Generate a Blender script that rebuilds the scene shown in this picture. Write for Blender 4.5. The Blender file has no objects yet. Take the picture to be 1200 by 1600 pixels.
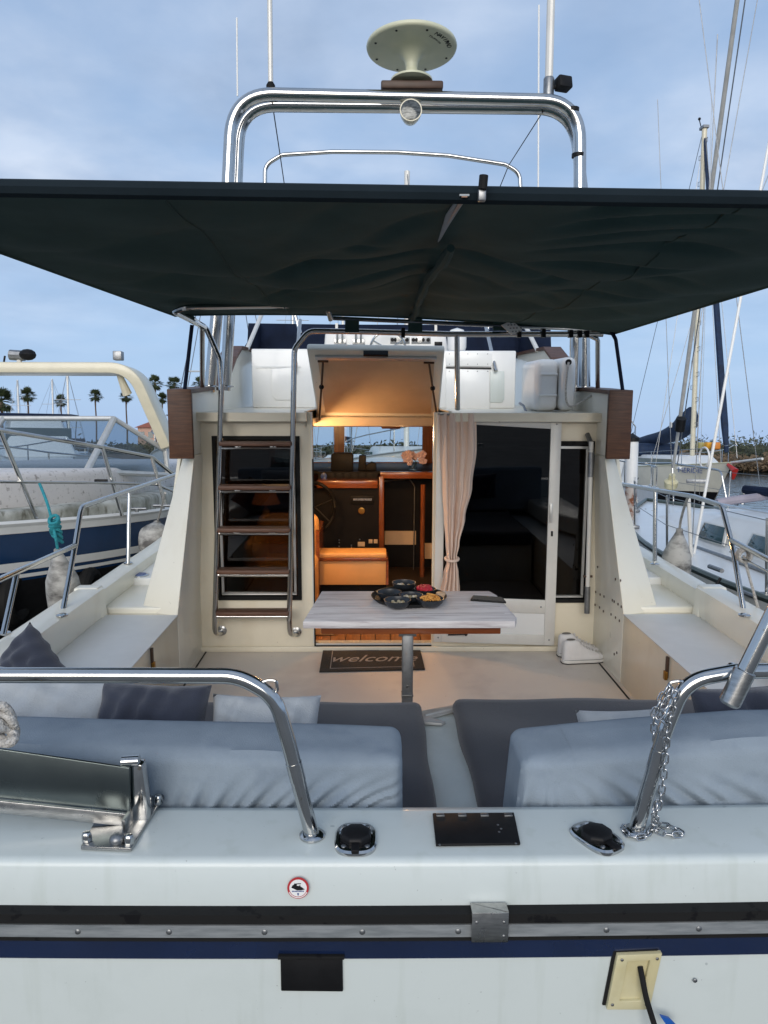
import bpy, bmesh, math, random
from mathutils import Matrix, Vector
random.seed(7)
R = math.radians
scene = bpy.context.scene
C = scene.collection

# ------------------------------------------------------------------ camera
F_PX = 1200.0                      # focal length in pixels of the 1200 x 1600 photograph
VPX, VPY = 585.0, 615.0            # where the yacht's fore-and-aft lines meet
HORIZON = 695.0                    # the real horizon: the yacht lies trimmed bow up
EYE = Vector((-.16, 0, 1.72))      # eye point in yacht coordinates (z = 0 on the cockpit sole)
fy = Vector(((VPX-600)/F_PX, (VPY-800)/F_PX, 1)).normalized()
fx = Vector((fy.z, 0, -fy.x)).normalized()
fz = fx.cross(fy)
if fz.y > 0: fz = -fz
right = Vector((fx.x, fy.x, fz.x)); down = Vector((fx.y, fy.y, fz.y)); fwd = Vector((fx.z, fy.z, fz.z))
TRIM = math.atan((800-VPY)/F_PX) - math.atan((800-HORIZON)/F_PX)
BOAT = Matrix.Rotation(TRIM, 4, 'X')
WORLD = Matrix.Identity(4)
cm = Matrix((( right.x, -down.x, -fwd.x, EYE.x), (right.y, -down.y, -fwd.y, EYE.y),
             ( right.z, -down.z, -fwd.z, EYE.z), (0, 0, 0, 1)))
cam_d = bpy.data.cameras.new('camera'); cam = bpy.data.objects.new('camera', cam_d); C.objects.link(cam)
cam.matrix_world = BOAT @ cm
cam_d.sensor_fit = 'HORIZONTAL'; cam_d.sensor_width = 36; cam_d.lens = 36*F_PX/1200
cam_d.clip_start = .05; cam_d.clip_end = 6000
scene.camera = cam

# ------------------------------------------------------------------ sky, sun, exposure
SUN_EL, SUN_AZ = R(13), R(188)     # low, behind the viewer
SUN_STRENGTH, SKY_STRENGTH, EXPOSURE = 1.95, .094, 0.66
w = bpy.data.worlds.new('World'); scene.world = w; w.use_nodes = True
nt = w.node_tree; N = nt.nodes; L = nt.links
for n in list(N): N.remove(n)
sky = N.new('ShaderNodeTexSky'); sky.sky_type = 'NISHITA'; sky.sun_disc = False
sky.sun_elevation = SUN_EL; sky.sun_rotation = SUN_AZ; sky.air_density = 1.0; sky.dust_density = .6; sky.ozone_density = 1.6
tc = N.new('ShaderNodeTexCoord'); sep = N.new('ShaderNodeSeparateXYZ'); L.new(tc.outputs['Generated'], sep.inputs[0])
def vmath(op, a, b):
    n = N.new('ShaderNodeMath'); n.operation = op
    for i, v in enumerate((a, b)):
        if isinstance(v, (int, float)): n.inputs[i].default_value = v
        else: L.new(v, n.inputs[i])
    return n.outputs[0]
zc = vmath('ADD', vmath('MAXIMUM', sep.outputs['Z'], 0.0), .16)
cx = vmath('DIVIDE', sep.outputs['X'], zc); cy = vmath('DIVIDE', sep.outputs['Y'], zc)
comb = N.new('ShaderNodeCombineXYZ'); L.new(cx, comb.inputs[0]); L.new(cy, comb.inputs[1])
def wnoise(scale, detail, rough, dist):
    n = N.new('ShaderNodeTexNoise'); n.inputs['Scale'].default_value = scale; n.inputs['Detail'].default_value = detail
    n.inputs['Roughness'].default_value = rough; n.inputs['Distortion'].default_value = dist
    L.new(comb.outputs[0], n.inputs['Vector']); return n.outputs['Fac']
def wramp(src, stops):
    n = N.new('ShaderNodeValToRGB'); L.new(src, n.inputs[0]); cr = n.color_ramp
    cr.elements[0].position = stops[0][0]; cr.elements[0].color = stops[0][1]
    cr.elements[1].position = stops[-1][0]; cr.elements[1].color = stops[-1][1]
    for p, c in stops[1:-1]:
        e = cr.elements.new(p); e.color = c
    return n.outputs[0]
n1 = wnoise(1.25, 7, .52, .15); n2 = wnoise(2.0, 7, .52, .1)
cover = wramp(n1, [(.30, (0, 0, 0, 1)), (.64, (1, 1, 1, 1))])
horiz = wramp(sep.outputs['Z'], [(.03, (0, 0, 0, 1)), (.30, (1, 1, 1, 1))])
cover = vmath('MULTIPLY', vmath('MULTIPLY', cover, horiz), .85)
ccol = wramp(n2, [(.36, (2.5, 3.15, 4.3, 1)), (.5, (3.5, 4.2, 5.4, 1)), (.66, (4.9, 5.5, 6.5, 1))])
mix = N.new('ShaderNodeMix'); mix.data_type = 'RGBA'
L.new(cover, mix.inputs[0])
SKYMIX = mix
veil = N.new('ShaderNodeMix'); veil.data_type = 'RGBA'; vf_ = wramp(sep.outputs['Z'], [(.0, (.93, .93, .93, 1)), (.35, (.55, .55, .55, 1))]); L.new(vf_, veil.inputs[0])   # thin high cloud veil everywhere, denser low down
L.new(sky.outputs[0], veil.inputs[6]); veil.inputs[7].default_value = (2.55, 3.75, 5.9, 1)
L.new(veil.outputs[2], mix.inputs[6]); L.new(ccol, mix.inputs[7])
bg = N.new('ShaderNodeBackground'); bg.inputs[1].default_value = SKY_STRENGTH; L.new(mix.outputs[2], bg.inputs[0])
wo = N.new('ShaderNodeOutputWorld'); L.new(bg.outputs[0], wo.inputs[0])
sd = bpy.data.lights.new('sun', 'SUN'); sd.energy = SUN_STRENGTH; sd.angle = R(50); sd.color = (1, .93, .84)
so = bpy.data.objects.new('sun', sd); C.objects.link(so)
sdir = Vector((math.sin(SUN_AZ)*math.cos(SUN_EL), math.cos(SUN_AZ)*math.cos(SUN_EL), math.sin(SUN_EL)))
so.rotation_euler = sdir.to_track_quat('Z', 'Y').to_euler(); so.location = sdir*40
vs = scene.view_settings; vs.view_transform = 'Standard'; vs.look = 'None'; vs.gamma = 1; vs.exposure = EXPOSURE
scene.render.resolution_x = 768; scene.render.resolution_y = 1024

# ------------------------------------------------------------------ pixel helpers
def ray(px, py):
    return right*((px-600)/F_PX) + down*((py-800)/F_PX) + fwd
def P(px, py, x=None, y=None, z=None):              # yacht frame
    d = ray(px, py)
    t = (x-EYE.x)/d.x if x is not None else (y-EYE.y)/d.y if y is not None else (z-EYE.z)/d.z
    return EYE + d*t
def W(px, py, y=None, z=None, x=None):              # world frame
    d = BOAT.to_3x3() @ ray(px, py); e = BOAT @ EYE
    t = (x-e.x)/d.x if x is not None else (y-e.y)/d.y if y is not None else (z-e.z)/d.z
    return e + d*t

# ------------------------------------------------------------------ materials
MATS = {}
def mat(name, col, rough=.5, metal=0, var=.06, scale=8, bump=0, bscale=60, spec=.5, coat=0, col2=None, lo=.35, hi=.65,
        stretch=(1, 1, 1), detail=5, emis=None, sheen=0, dist=0, rvar=0):
    m = bpy.data.materials.new(name); m.use_nodes = True; t = m.node_tree; b = t.nodes['Principled BSDF']
    b.inputs['Roughness'].default_value = rough; b.inputs['Metallic'].default_value = metal
    b.inputs['Specular IOR Level'].default_value = spec; b.inputs['Coat Weight'].default_value = coat
    b.inputs['Coat Roughness'].default_value = .08; b.inputs['Sheen Weight'].default_value = sheen
    tcn = t.nodes.new('ShaderNodeTexCoord'); mp = t.nodes.new('ShaderNodeMapping'); mp.inputs['Scale'].default_value = stretch
    t.links.new(tcn.outputs['Object'], mp.inputs['Vector'])
    nz = t.nodes.new('ShaderNodeTexNoise'); nz.inputs['Scale'].default_value = scale; nz.inputs['Detail'].default_value = detail
    nz.inputs['Roughness'].default_value = .6; nz.inputs['Distortion'].default_value = dist
    t.links.new(mp.outputs[0], nz.inputs['Vector'])
    cr = t.nodes.new('ShaderNodeValToRGB'); t.links.new(nz.outputs['Fac'], cr.inputs[0])
    if col2 is None: col2 = tuple(c*(1-var*2) for c in col); 
    cr.color_ramp.elements[0].position = lo; cr.color_ramp.elements[0].color = (*col2, 1)
    cr.color_ramp.elements[1].position = hi; cr.color_ramp.elements[1].color = (*col, 1)
    t.links.new(cr.outputs[0], b.inputs['Base Color'])
    if rvar:
        mr = t.nodes.new('ShaderNodeMapRange'); mr.inputs[3].default_value = max(.02, rough-rvar); mr.inputs[4].default_value = rough+rvar
        n3 = t.nodes.new('ShaderNodeTexNoise'); n3.inputs['Scale'].default_value = scale*1.7; n3.inputs['Detail'].default_value = 6
        t.links.new(tcn.outputs['Object'], n3.inputs['Vector']); t.links.new(n3.outputs['Fac'], mr.inputs[0]); t.links.new(mr.outputs[0], b.inputs['Roughness'])
    if bump:
        n2_ = t.nodes.new('ShaderNodeTexNoise'); n2_.inputs['Scale'].default_value = bscale; n2_.inputs['Detail'].default_value = 4
        t.links.new(mp.outputs[0], n2_.inputs['Vector'])
        bp = t.nodes.new('ShaderNodeBump'); bp.inputs['Strength'].default_value = bump; bp.inputs['Distance'].default_value = .01
        t.links.new(n2_.outputs['Fac'], bp.inputs['Height']); t.links.new(bp.outputs[0], b.inputs['Normal'])
    if emis:
        b.inputs['Emission Color'].default_value = (*emis[0], 1); b.inputs['Emission Strength'].default_value = emis[1]
    MATS[name] = m; return m
def glass(name, tint, refl=1.0, ior=1.45, rough=.0):
    m = bpy.data.materials.new(name); m.use_nodes = True; t = m.node_tree
    for n in list(t.nodes): t.nodes.remove(n)
    o = t.nodes.new('ShaderNodeOutputMaterial'); mx = t.nodes.new('ShaderNodeMixShader'); tr = t.nodes.new('ShaderNodeBsdfTransparent')
    gl = t.nodes.new('ShaderNodeBsdfGlossy'); lw = t.nodes.new('ShaderNodeLayerWeight'); lw.inputs[0].default_value = .5; pw = t.nodes.new('ShaderNodeMath'); pw.operation = 'POWER'; pw.inputs[1].default_value = 4.0; fr = t.nodes.new('ShaderNodeMath'); fr.operation = 'MULTIPLY_ADD'; fr.inputs[1].default_value = .9; fr.inputs[2].default_value = ((ior-1)/(ior+1))**2; t.links.new(lw.outputs['Facing'], pw.inputs[0]); t.links.new(pw.outputs[0], fr.inputs[0])
    tr.inputs[0].default_value = (*tint, 1); gl.inputs['Roughness'].default_value = rough; gl.inputs['Color'].default_value = (refl, refl, refl, 1)
    t.links.new(fr.outputs[0], mx.inputs[0]); t.links.new(tr.outputs[0], mx.inputs[1]); t.links.new(gl.outputs[0], mx.inputs[2]); t.links.new(mx.outputs[0], o.inputs[0])
    MATS[name] = m; return m
GEL = mat('gelcoat', (.84, .81, .70), .30, var=.025, scale=1.6, coat=.2, rvar=.05)  # white gelcoat, yellowed to carry the cockpit's warm light
GELW = mat('gelcoat_worn_cool_lit', (.58, .63, .612), .34, col2=(.545, .595, .575), scale=6, lo=.25, hi=.5, coat=.12, rvar=.10, bump=.012, bscale=140, detail=9)  # worn gelcoat; the transom's cooler light is put into its tint
GELB = mat('gelcoat_warm_lit', (.83, .765, .615), .32, var=.04, scale=3, coat=.2, rvar=.08)  # same white gelcoat with warm cabin lamp light put into the colour
PANEL = mat('white_panel', (.78, .79, .78), .3, var=.03, scale=3, coat=.2, rvar=.06)
SOLE = mat('sole_vinyl', (.64, .585, .52), .42, col2=(.56, .52, .485), scale=1.6, lo=.3, hi=.7, rvar=.1, bump=.03, bscale=160)
DECK = mat('deck_nonslip', (.76, .77, .75), .5, var=.05, scale=3, bump=.12, bscale=420)
STEEL = mat('stainless', (.54, .54, .53), .13, 1, var=.05, scale=14, rvar=.07)
STEELB = mat('stainless_brushed', (.50, .50, .49), .3, 1, var=.14, scale=30, rvar=.12, stretch=(1, 1, 6))
GALV = mat('galvanised', (.30, .31, .32), .42, .9, var=.12, scale=25, rvar=.12)
ALU = mat('aluminium', (.62, .62, .60), .38, .55, var=.06, scale=12, rvar=.1)
ALUW = mat('aluminium_white', (.70, .69, .65), .38, .1, var=.04, scale=8, rvar=.08)
RUB = mat('black_rubber', (.009, .009, .010), .6, scale=20, col2=(.016, .016, .016), lo=.62, hi=.5, rvar=.12, spec=.08)
STRIP = mat('weathered_strip', (.35, .37, .38), .48, .45, col2=(.19, .21, .22), scale=9, stretch=(1, 4, 8), lo=.3, hi=.6, rvar=.12)
BLK = mat('black_plastic', (.010, .010, .011), .5, var=.15, scale=20, rvar=.1, bump=.05, bscale=300, spec=.2)
BLUE = mat('navy_gelcoat', (.006, .016, .055), .16, var=.15, scale=4, coat=.5, rvar=.06)
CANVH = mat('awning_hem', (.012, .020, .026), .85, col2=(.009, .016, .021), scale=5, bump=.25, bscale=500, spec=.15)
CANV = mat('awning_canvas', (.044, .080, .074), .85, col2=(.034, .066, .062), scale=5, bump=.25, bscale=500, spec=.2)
CANVB = mat('navy_canvas', (.008, .016, .042), .8, var=.2, scale=6, bump=.2, bscale=250, spec=.2)
SAILB = mat('blue_sail_cover', (.006, .026, .075), .75, var=.25, scale=5, bump=.4, bscale=12)
TEAK = mat('teak', (.13, .055, .026), .5, col2=(.055, .022, .012), scale=9, stretch=(1, 1, 14), lo=.3, hi=.7, bump=.15, bscale=60, rvar=.1)
TEAKX = mat('teak_tread', (.15, .07, .04), .5, col2=(.07, .03, .018), scale=9, stretch=(1, 12, 12), lo=.3, hi=.7, bump=.15, bscale=60)
WOOD = mat('varnished_mahogany', (.28, .085, .028), .25, col2=(.15, .04, .014), scale=5, stretch=(1, 9, 9), coat=.5, lo=.3, hi=.7)
WOODV = mat('varnished_mahogany_upright', (.26, .08, .028), .25, col2=(.14, .04, .014), scale=5, stretch=(9, 9, 1), coat=.5, lo=.3, hi=.7)
WASH = mat('whitewashed_wood', (.70, .68, .68), .5, col2=(.44, .40, .41), scale=4, stretch=(1, 14, 14), lo=.32, hi=.56, bump=.15, bscale=20, detail=9, dist=.6)
FLOORW = mat('cabin_floor_wood', (.30, .12, .04), .3, col2=(.18, .07, .025), scale=6, stretch=(1, 8, 1), coat=.3)
COVER = mat('light_grey_cover', (.26, .31, .36), .9, col2=(.22, .265, .31), scale=7, bump=.25, bscale=340, spec=.15)
PILLL = mat('pale_grey_linen', (.42, .45, .47), .9, col2=(.35, .38, .41), scale=8, bump=.3, bscale=260, sheen=.3, spec=.2)
NAVY = mat('charcoal_cushion', (.034, .038, .050), .88, col2=(.027, .030, .041), scale=6, bump=.25, bscale=360, sheen=.25, spec=.2)
NAVYP = mat('slate_pillow', (.045, .052, .075), .88, col2=(.034, .040, .060), scale=6, bump=.3, bscale=300, sheen=.3, spec=.2)
VINYL = mat('pale_vinyl', (.50, .56, .56), .4, var=.06, scale=5, bump=.1, bscale=60)
CURT = mat('beige_curtain', (.80, .62, .51), .85, var=.04, scale=6, bump=.2, bscale=420, spec=.2, sheen=.2)
ORANGE = mat('orange_leather', (.78, .43, .16), .5, var=.05, scale=5, bump=.06, bscale=220)
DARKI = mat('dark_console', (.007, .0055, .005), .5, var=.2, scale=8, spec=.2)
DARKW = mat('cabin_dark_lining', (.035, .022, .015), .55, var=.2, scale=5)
BEIGE = mat('cabin_beige_lining', (.64, .48, .32), .6, var=.05, scale=5)
WHITEP = mat('white_plastic', (.78, .78, .76), .32, var=.03, scale=6, rvar=.08)
CREAM = mat('cream_paint', (.66, .61, .46), .32, var=.05, scale=6, coat=.2)
CREAMH = mat('cream_hull', (.72, .70, .60), .3, var=.05, scale=2)
GREENISH = mat('aged_radome', (.64, .63, .46), .4, col2=(.52, .54, .40), scale=5, lo=.2, hi=.7)
FEND = mat('dirty_fender', (.44, .43, .40), .6, col2=(.10, .095, .09), scale=5, lo=.40, hi=.58, detail=10, stretch=(1, 1, 2.0), rvar=.1)
LBLUE = mat('blue_topsides', (.012, .045, .125), .22, col2=(.010, .038, .105), scale=3, coat=.4, rvar=.06)
ROPEW = mat('white_rope', (.62, .60, .56), .85, col2=(.34, .32, .29), scale=90, bump=.8, bscale=160)
ROPET = mat('turquoise_rope', (.03, .33, .38), .8, col2=(.02, .22, .27), scale=60, bump=.8, bscale=160)
WEATH = mat('weathered_deck', (.56, .56, .51), .6, col2=(.19, .19, .15), scale=3.0, lo=.36, hi=.62, detail=12, bump=.15, bscale=60)
WEATHR = mat('flaking_paint', (.66, .63, .61), .7, col2=(.25, .22, .20), scale=22, lo=.28, hi=.44, detail=8, bump=.3, bscale=60)
GREYH = mat('grey_green_hull', (.085, .115, .105), .4, col2=(.06, .085, .08), scale=4, rvar=.1)
RED = mat('red_print', (.45, .03, .035), .4, var=.04)
REDB = mat('raspberry', (.50, .012, .03), .35, var=.15, scale=120, bump=.5, bscale=300)
CRISP = mat('crisps', (.68, .34, .07), .6, col2=(.48, .2, .04), scale=60)
OLIVE = mat('pale_snack', (.60, .57, .50), .55, col2=(.25, .22, .12), scale=50, lo=.4, hi=.6)
SLATE = mat('slate_bowl', (.022, .027, .034), .38, var=.2, scale=40, rvar=.12)
TRAYM = mat('matt_black_tray', (.014, .015, .016), .62, var=.2, scale=30, spec=.25)
MATC = mat('doormat', (.045, .038, .032), .95, col2=(.025, .021, .018), scale=160, bump=.7, bscale=420)
MATT = mat('doormat_print', (.30, .27, .25), .95, var=.1, scale=160)
SHOE = mat('white_canvas_shoe', (.72, .71, .71), .75, var=.03, scale=20, bump=.15, bscale=500)
SOLER = mat('shoe_rubber', (.70, .69, .66), .5, var=.04, scale=20)
PHONE = mat('phone_glass', (.01, .01, .012), .08, var=.1)
PORT = mat('tinted_port', (.02, .06, .07), .06, var=.1)
YELLOW = mat('yellow_buoy', (.75, .36, .02), .5, var=.05)
REDP = mat('red_anchor', (.50, .03, .025), .45, var=.1)
TRUNK = mat('palm_trunk', (.13, .085, .055), .9, col2=(.06, .04, .03), scale=14, stretch=(1, 1, 5), bump=.5, bscale=20)
FROND = mat('palm_frond', (.055, .075, .028), .6, col2=(.03, .045, .018), scale=3)
LEAF = mat('scrub_leaf', (.060, .068, .032), .7, col2=(.035, .040, .02), scale=.35, lo=.4, hi=.6)
REED = mat('dry_reed', (.17, .115, .065), .85, col2=(.10, .07, .04), scale=.5)
SOIL = mat('bank_soil', (.14, .11, .08), .95, col2=(.08, .065, .05), scale=.6, bump=.5, bscale=4)
ROOF = mat('terracotta', (.36, .11, .06), .8, var=.15, scale=12)
WALLP = mat('pink_render', (.50, .32, .25), .85, var=.06, scale=3)
LAMPSH = mat('lamp_shade', (.50, .20, .08), .7, emis=((1, .28, .08), .22))
BULB = mat('lit_lamp', (.9, .7, .4), .4, emis=((1, .55, .2), 6))
ORCHID = mat('orchid_petal', (.55, .42, .50), .6, var=.1, scale=30)
BLUES = mat('blue_badge', (.02, .06, .25), .3)
DOCKC = mat('quay_concrete', (.30, .29, .27), .85, var=.15, scale=3, bump=.3, bscale=30)
IVORY = mat('ivory_plastic', (.62, .58, .38), .4, col2=(.52, .46, .26), scale=8)
COPPER = mat('brass', (.45, .24, .06), .3, 1)
BROWNM = mat('brown_mount', (.07, .035, .02), .5, var=.15, scale=12)
GLASSD = glass('tinted_glass', (.16, .16, .15), .9, 1.5)
GLASSC = glass('clear_glass', (.86, .90, .90), .9, 1.45)
GLASSO = glass('scratched_acrylic', (.62, .68, .72), .9, 1.5, .12)
LENS = mat('lamp_lens', (.16, .17, .17), .12, .3, col2=(.03, .035, .035), scale=30, stretch=(1, 1, 5))
def specks(m, scale, thr, k, stretch=(1, 1, 1), detail=2, soft=.03):        # wear: sparse darker marks or streaks over a material
    t = m.node_tree; b = t.nodes['Principled BSDF']; src = b.inputs['Base Color'].links[0].from_socket
    tcn = t.nodes.new('ShaderNodeTexCoord'); mp = t.nodes.new('ShaderNodeMapping'); mp.inputs['Scale'].default_value = stretch; mp.inputs['Location'].default_value = (scale, 3.1, thr*7)
    nz = t.nodes.new('ShaderNodeTexNoise'); nz.inputs['Scale'].default_value = scale; nz.inputs['Detail'].default_value = detail
    t.links.new(tcn.outputs['Object'], mp.inputs[0]); t.links.new(mp.outputs[0], nz.inputs['Vector'])
    cr = t.nodes.new('ShaderNodeValToRGB'); cr.color_ramp.elements[0].position = thr; cr.color_ramp.elements[1].position = thr+soft
    cr.color_ramp.elements[0].color = (1, 1, 1, 1); cr.color_ramp.elements[1].color = (*k, 1); t.links.new(nz.outputs['Fac'], cr.inputs[0])
    mx = t.nodes.new('ShaderNodeMix'); mx.data_type = 'RGBA'; mx.blend_type = 'MULTIPLY'; mx.inputs[0].default_value = 1
    t.links.new(src, mx.inputs[6]); t.links.new(cr.outputs[0], mx.inputs[7]); t.links.new(mx.outputs[2], b.inputs['Base Color'])
specks(GELW, 34, .765, (.68, .70, .72)); specks(GELW, 5, .56, (.94, .945, .93), (5, 5, .5), 6, .14); specks(GELW, 130, .755, (.62, .62, .62))
specks(GEL, 60, .755, (.6, .58, .55)); specks(GEL, 3, .58, (.94, .925, .90), (2, 2, .6), 7, .16)
specks(GELB, 50, .75, (.6, .55, .5)); specks(GELB, 3, .55, (.93, .91, .88), (1.6, 1.6, .7), 7, .16)
specks(SOLE, 45, .735, (.72, .70, .69)); specks(SOLE, 3, .55, (.90, .89, .90), (1, 1, 1), 8, .1)
specks(WEATH, 9, .56, (.45, .43, .38), (1.5, 1.5, .6), 8, .1); specks(STEEL, 40, .72, (.75, .66, .55)); specks(COVER, 9, .57, (.90, .91, .93), (1, 1, 1), 6, .1)

# ------------------------------------------------------------------ mesh helpers
def fillet(pts, r, seg=6):
    pts = [Vector(p) for p in pts]; out = [pts[0]]
    for i in range(1, len(pts)-1):
        a, b, c = pts[i-1], pts[i], pts[i+1]
        u = (a-b); v = (c-b); lu, lv = u.length, v.length; u.normalize(); v.normalize()
        ang = u.angle(v)
        if ang > 3.1: out.append(b); continue
        d = min(r/math.tan(ang/2), lu*.48, lv*.48); s = b+u*d; e = b+v*d
        for k in range(seg+1):
            t = k/seg; out.append(s*(1-t)**2 + b*2*t*(1-t) + e*t*t)
    out.append(pts[-1]); return out
def spline(pts, n=6, closed=False):
    pts = [Vector(p) for p in pts]; out = []; m = len(pts)
    rng = range(m if closed else m-1)
    for i in rng:
        if closed: p0, p1, p2, p3 = pts[(i-1) % m], pts[i], pts[(i+1) % m], pts[(i+2) % m]
        else: p0, p1, p2, p3 = pts[max(i-1, 0)], pts[i], pts[i+1], pts[min(i+2, m-1)]
        for k in range(n):
            t = k/n
            out.append(.5*((2*p1)+(p2-p0)*t+(2*p0-5*p1+4*p2-p3)*t*t+(3*p1-p0-3*p2+p3)*t**3))
    if not closed: out.append(pts[-1])
    return out
ORI = {}
class MB:
    def __init__(s): s.v = []; s.f = []
    def add(s, vs, fs):
        o = len(s.v); s.v += [Vector(p) for p in vs]; s.f += [tuple(i+o for i in f) for f in fs]; return s
    def box(s, x0, x1, y0, y1, z0, z1, M=None):
        v = [Vector((x, y, z)) for z in (z0, z1) for y in (y0, y1) for x in (x0, x1)]
        if M: v = [M @ p for p in v]
        return s.add(v, [(0, 2, 3, 1), (4, 5, 7, 6), (0, 1, 5, 4), (2, 6, 7, 3), (0, 4, 6, 2), (1, 3, 7, 5)])
    def prism(s, poly, off):                      # poly: 3D points, off: extrusion vector
        poly = [Vector(p) for p in poly]; off = Vector(off); n = len(poly)
        return s.add(poly+[p+off for p in poly], [tuple(range(n))[::-1], tuple(range(n, 2*n))]+[(i, (i+1) % n, n+(i+1) % n, n+i) for i in range(n)])
    def pp(s, px, y, t, back=True):               # pixel polygon on a plane y = const in the yacht frame, t thick
        return s.prism([P(a, b, y=y) for a, b in px], (0, t, 0))
    def tube(s, pts, r, n=10, closed=False, cap=True, flat=None):
        pts = [Vector(p) for p in pts]; m = len(pts); rr = r if hasattr(r, '__len__') else [r]*m
        tang = []
        for i in range(m):
            a = pts[(i-1) % m] if closed or i > 0 else pts[i]; b = pts[(i+1) % m] if closed or i < m-1 else pts[i]
            tang.append((b-a).normalized() if (b-a).length > 1e-9 else Vector((0, 0, 1)))
        up = Vector((0, 0, 1)) if abs(tang[0].z) < .9 else Vector((0, 1, 0))
        nrm = tang[0].cross(up).normalized(); vs = []
        for i in range(m):
            nrm = (nrm - tang[i]*nrm.dot(tang[i]))
            if nrm.length < 1e-6: nrm = tang[i].orthogonal()
            nrm.normalize(); bn = tang[i].cross(nrm)
            for k in range(n):
                a = 2*math.pi*k/n; vs.append(pts[i]+nrm*math.cos(a)*rr[i]+bn*math.sin(a)*rr[i])
        fs = []
        for i in range(m if closed else m-1):
            for k in range(n):
                j = (i+1) % m; fs.append((i*n+k, i*n+(k+1) % n, j*n+(k+1) % n, j*n+k))
        if cap and not closed: fs += [tuple(range(n))[::-1], tuple((m-1)*n+k for k in range(n))]
        return s.add(vs, fs)
    def lathe(s, prof, n=24, M=None):             # prof: (r, z)
        M = M or Matrix.Identity(4); vs = []; fs = []; m = len(prof)
        for r, z in prof:
            for k in range(n):
                a = 2*math.pi*k/n; vs.append(M @ Vector((r*math.cos(a), r*math.sin(a), z)))
        for i in range(m-1):
            for k in range(n): fs.append((i*n+k, i*n+(k+1) % n, (i+1)*n+(k+1) % n, (i+1)*n+k))
        if prof[0][0] > 1e-6: fs.append(tuple(range(n))[::-1])
        if prof[-1][0] > 1e-6: fs.append(tuple((m-1)*n+k for k in range(n)))
        return s.add(vs, fs)
    def grid(s, nu, nv, fn, closeu=False):
        vs = [fn(i/(nu if closeu else nu-1), j/(nv-1)) for j in range(nv) for i in range(nu)]; fs = []
        for j in range(nv-1):
            for i in range(nu if closeu else nu-1):
                a = j*nu+i; b = j*nu+(i+1) % nu; fs.append((a, b, b+nu, a+nu))
        return s.add(vs, fs)
    def ball(s, c, r, n=10, m=7, sc=(1, 1, 1)):
        prof = [(max(1e-7, r*math.sin(math.pi*i/(m-1))), -r*math.cos(math.pi*i/(m-1))) for i in range(m)]
        return s.lathe(prof, n, Matrix.Translation(c) @ Matrix.Diagonal((*sc, 1)))
    def mesh(s, name, org=(0, 0, 0), bevel=0, smooth=True, angle=35, seg=2, weld=True, sol=0):
        o = Vector(org); me = bpy.data.meshes.new(name); me.from_pydata([p-o for p in s.v], [], s.f)
        bm = bmesh.new(); bm.from_mesh(me)
        if weld: bmesh.ops.remove_doubles(bm, verts=bm.verts, dist=1e-5)
        if sol: bmesh.ops.solidify(bm, geom=bm.faces[:], thickness=sol)
        bmesh.ops.recalc_face_normals(bm, faces=bm.faces)
        if bevel:
            ed = [e for e in bm.edges if len(e.link_faces) == 2 and e.calc_face_angle(0) > R(28)]
            bmesh.ops.bevel(bm, geom=ed, offset=bevel, segments=seg, profile=.5, affect='EDGES', clamp_overlap=True)
        bm.to_mesh(me); bm.free()
        if smooth:
            me.polygons.foreach_set('use_smooth', [True]*len(me.polygons)); me.set_sharp_from_angle(angle=R(angle))
        return me
    def build(s, name, m, parent, label=None, kind=None, local=False, **kw):
        org = ORI[parent.name]; me = s.mesh(name, (0, 0, 0) if local else org, **kw); me.materials.append(m)
        o = bpy.data.objects.new(name, me); C.objects.link(o); o.parent = parent; ORI[o.name] = org
        if label: o['label'] = label
        if kind: o['kind'] = kind
        return o
    def solo(s, name, m, label, cat, org, frame=BOAT, group=None, kind=None, **kw):
        me = s.mesh(name, org, **kw); me.materials.append(m)
        o = bpy.data.objects.new(name, me); C.objects.link(o); o.matrix_world = frame @ Matrix.Translation(org); ORI[o.name] = Vector(org)
        if kind: o['kind'] = kind
        if label: o['label'] = label
        if cat: o['category'] = cat
        if group: o['group'] = group
        return o
def thing(name, label, cat, org=(0, 0, 0), frame=BOAT, group=None):
    o = bpy.data.objects.new(name, None); C.objects.link(o); o.empty_display_size = .1
    o.matrix_world = frame @ Matrix.Translation(org); o['label'] = label; o['category'] = cat; ORI[o.name] = Vector(org)
    if group: o['group'] = group
    return o
def inst(src, parent, M):                          # a copy of a small piece sharing its mesh, placed by a matrix in the parent's frame
    o = src.copy(); C.objects.link(o); o.parent = parent; o.matrix_basis = Matrix.Translation(-ORI[parent.name]) @ M; ORI[o.name] = ORI[parent.name]; return o
def text_mesh(txt, size, shear=0, extrude=0):
    cu = bpy.data.curves.new('lettering', 'FONT'); cu.body = txt; cu.size = size; cu.shear = shear; cu.extrude = extrude
    cu.align_x = 'CENTER'; cu.align_y = 'CENTER'; cu.resolution_u = 3
    o = bpy.data.objects.new('lettering', cu); C.objects.link(o); dg = bpy.context.evaluated_depsgraph_get()
    me = bpy.data.meshes.new_from_object(o.evaluated_get(dg)); bpy.data.objects.remove(o); bpy.data.curves.remove(cu); return me
def lettering(txt, size, m, parent, M, shear=0):
    me = text_mesh(txt, size, shear, .0008); me.materials.clear(); me.materials.append(m)
    o = bpy.data.objects.new('lettering', me); C.objects.link(o); o.parent = parent; o.matrix_basis = Matrix.Translation(-ORI[parent.name]) @ M; return o
def T(*a): return Matrix.Translation(Vector(a))
def RX(a): return Matrix.Rotation(R(a), 4, 'X')
def RY(a): return Matrix.Rotation(R(a), 4, 'Y')
def RZ(a): return Matrix.Rotation(R(a), 4, 'Z')
def struct(o): o['kind'] = 'structure'; return o

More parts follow.
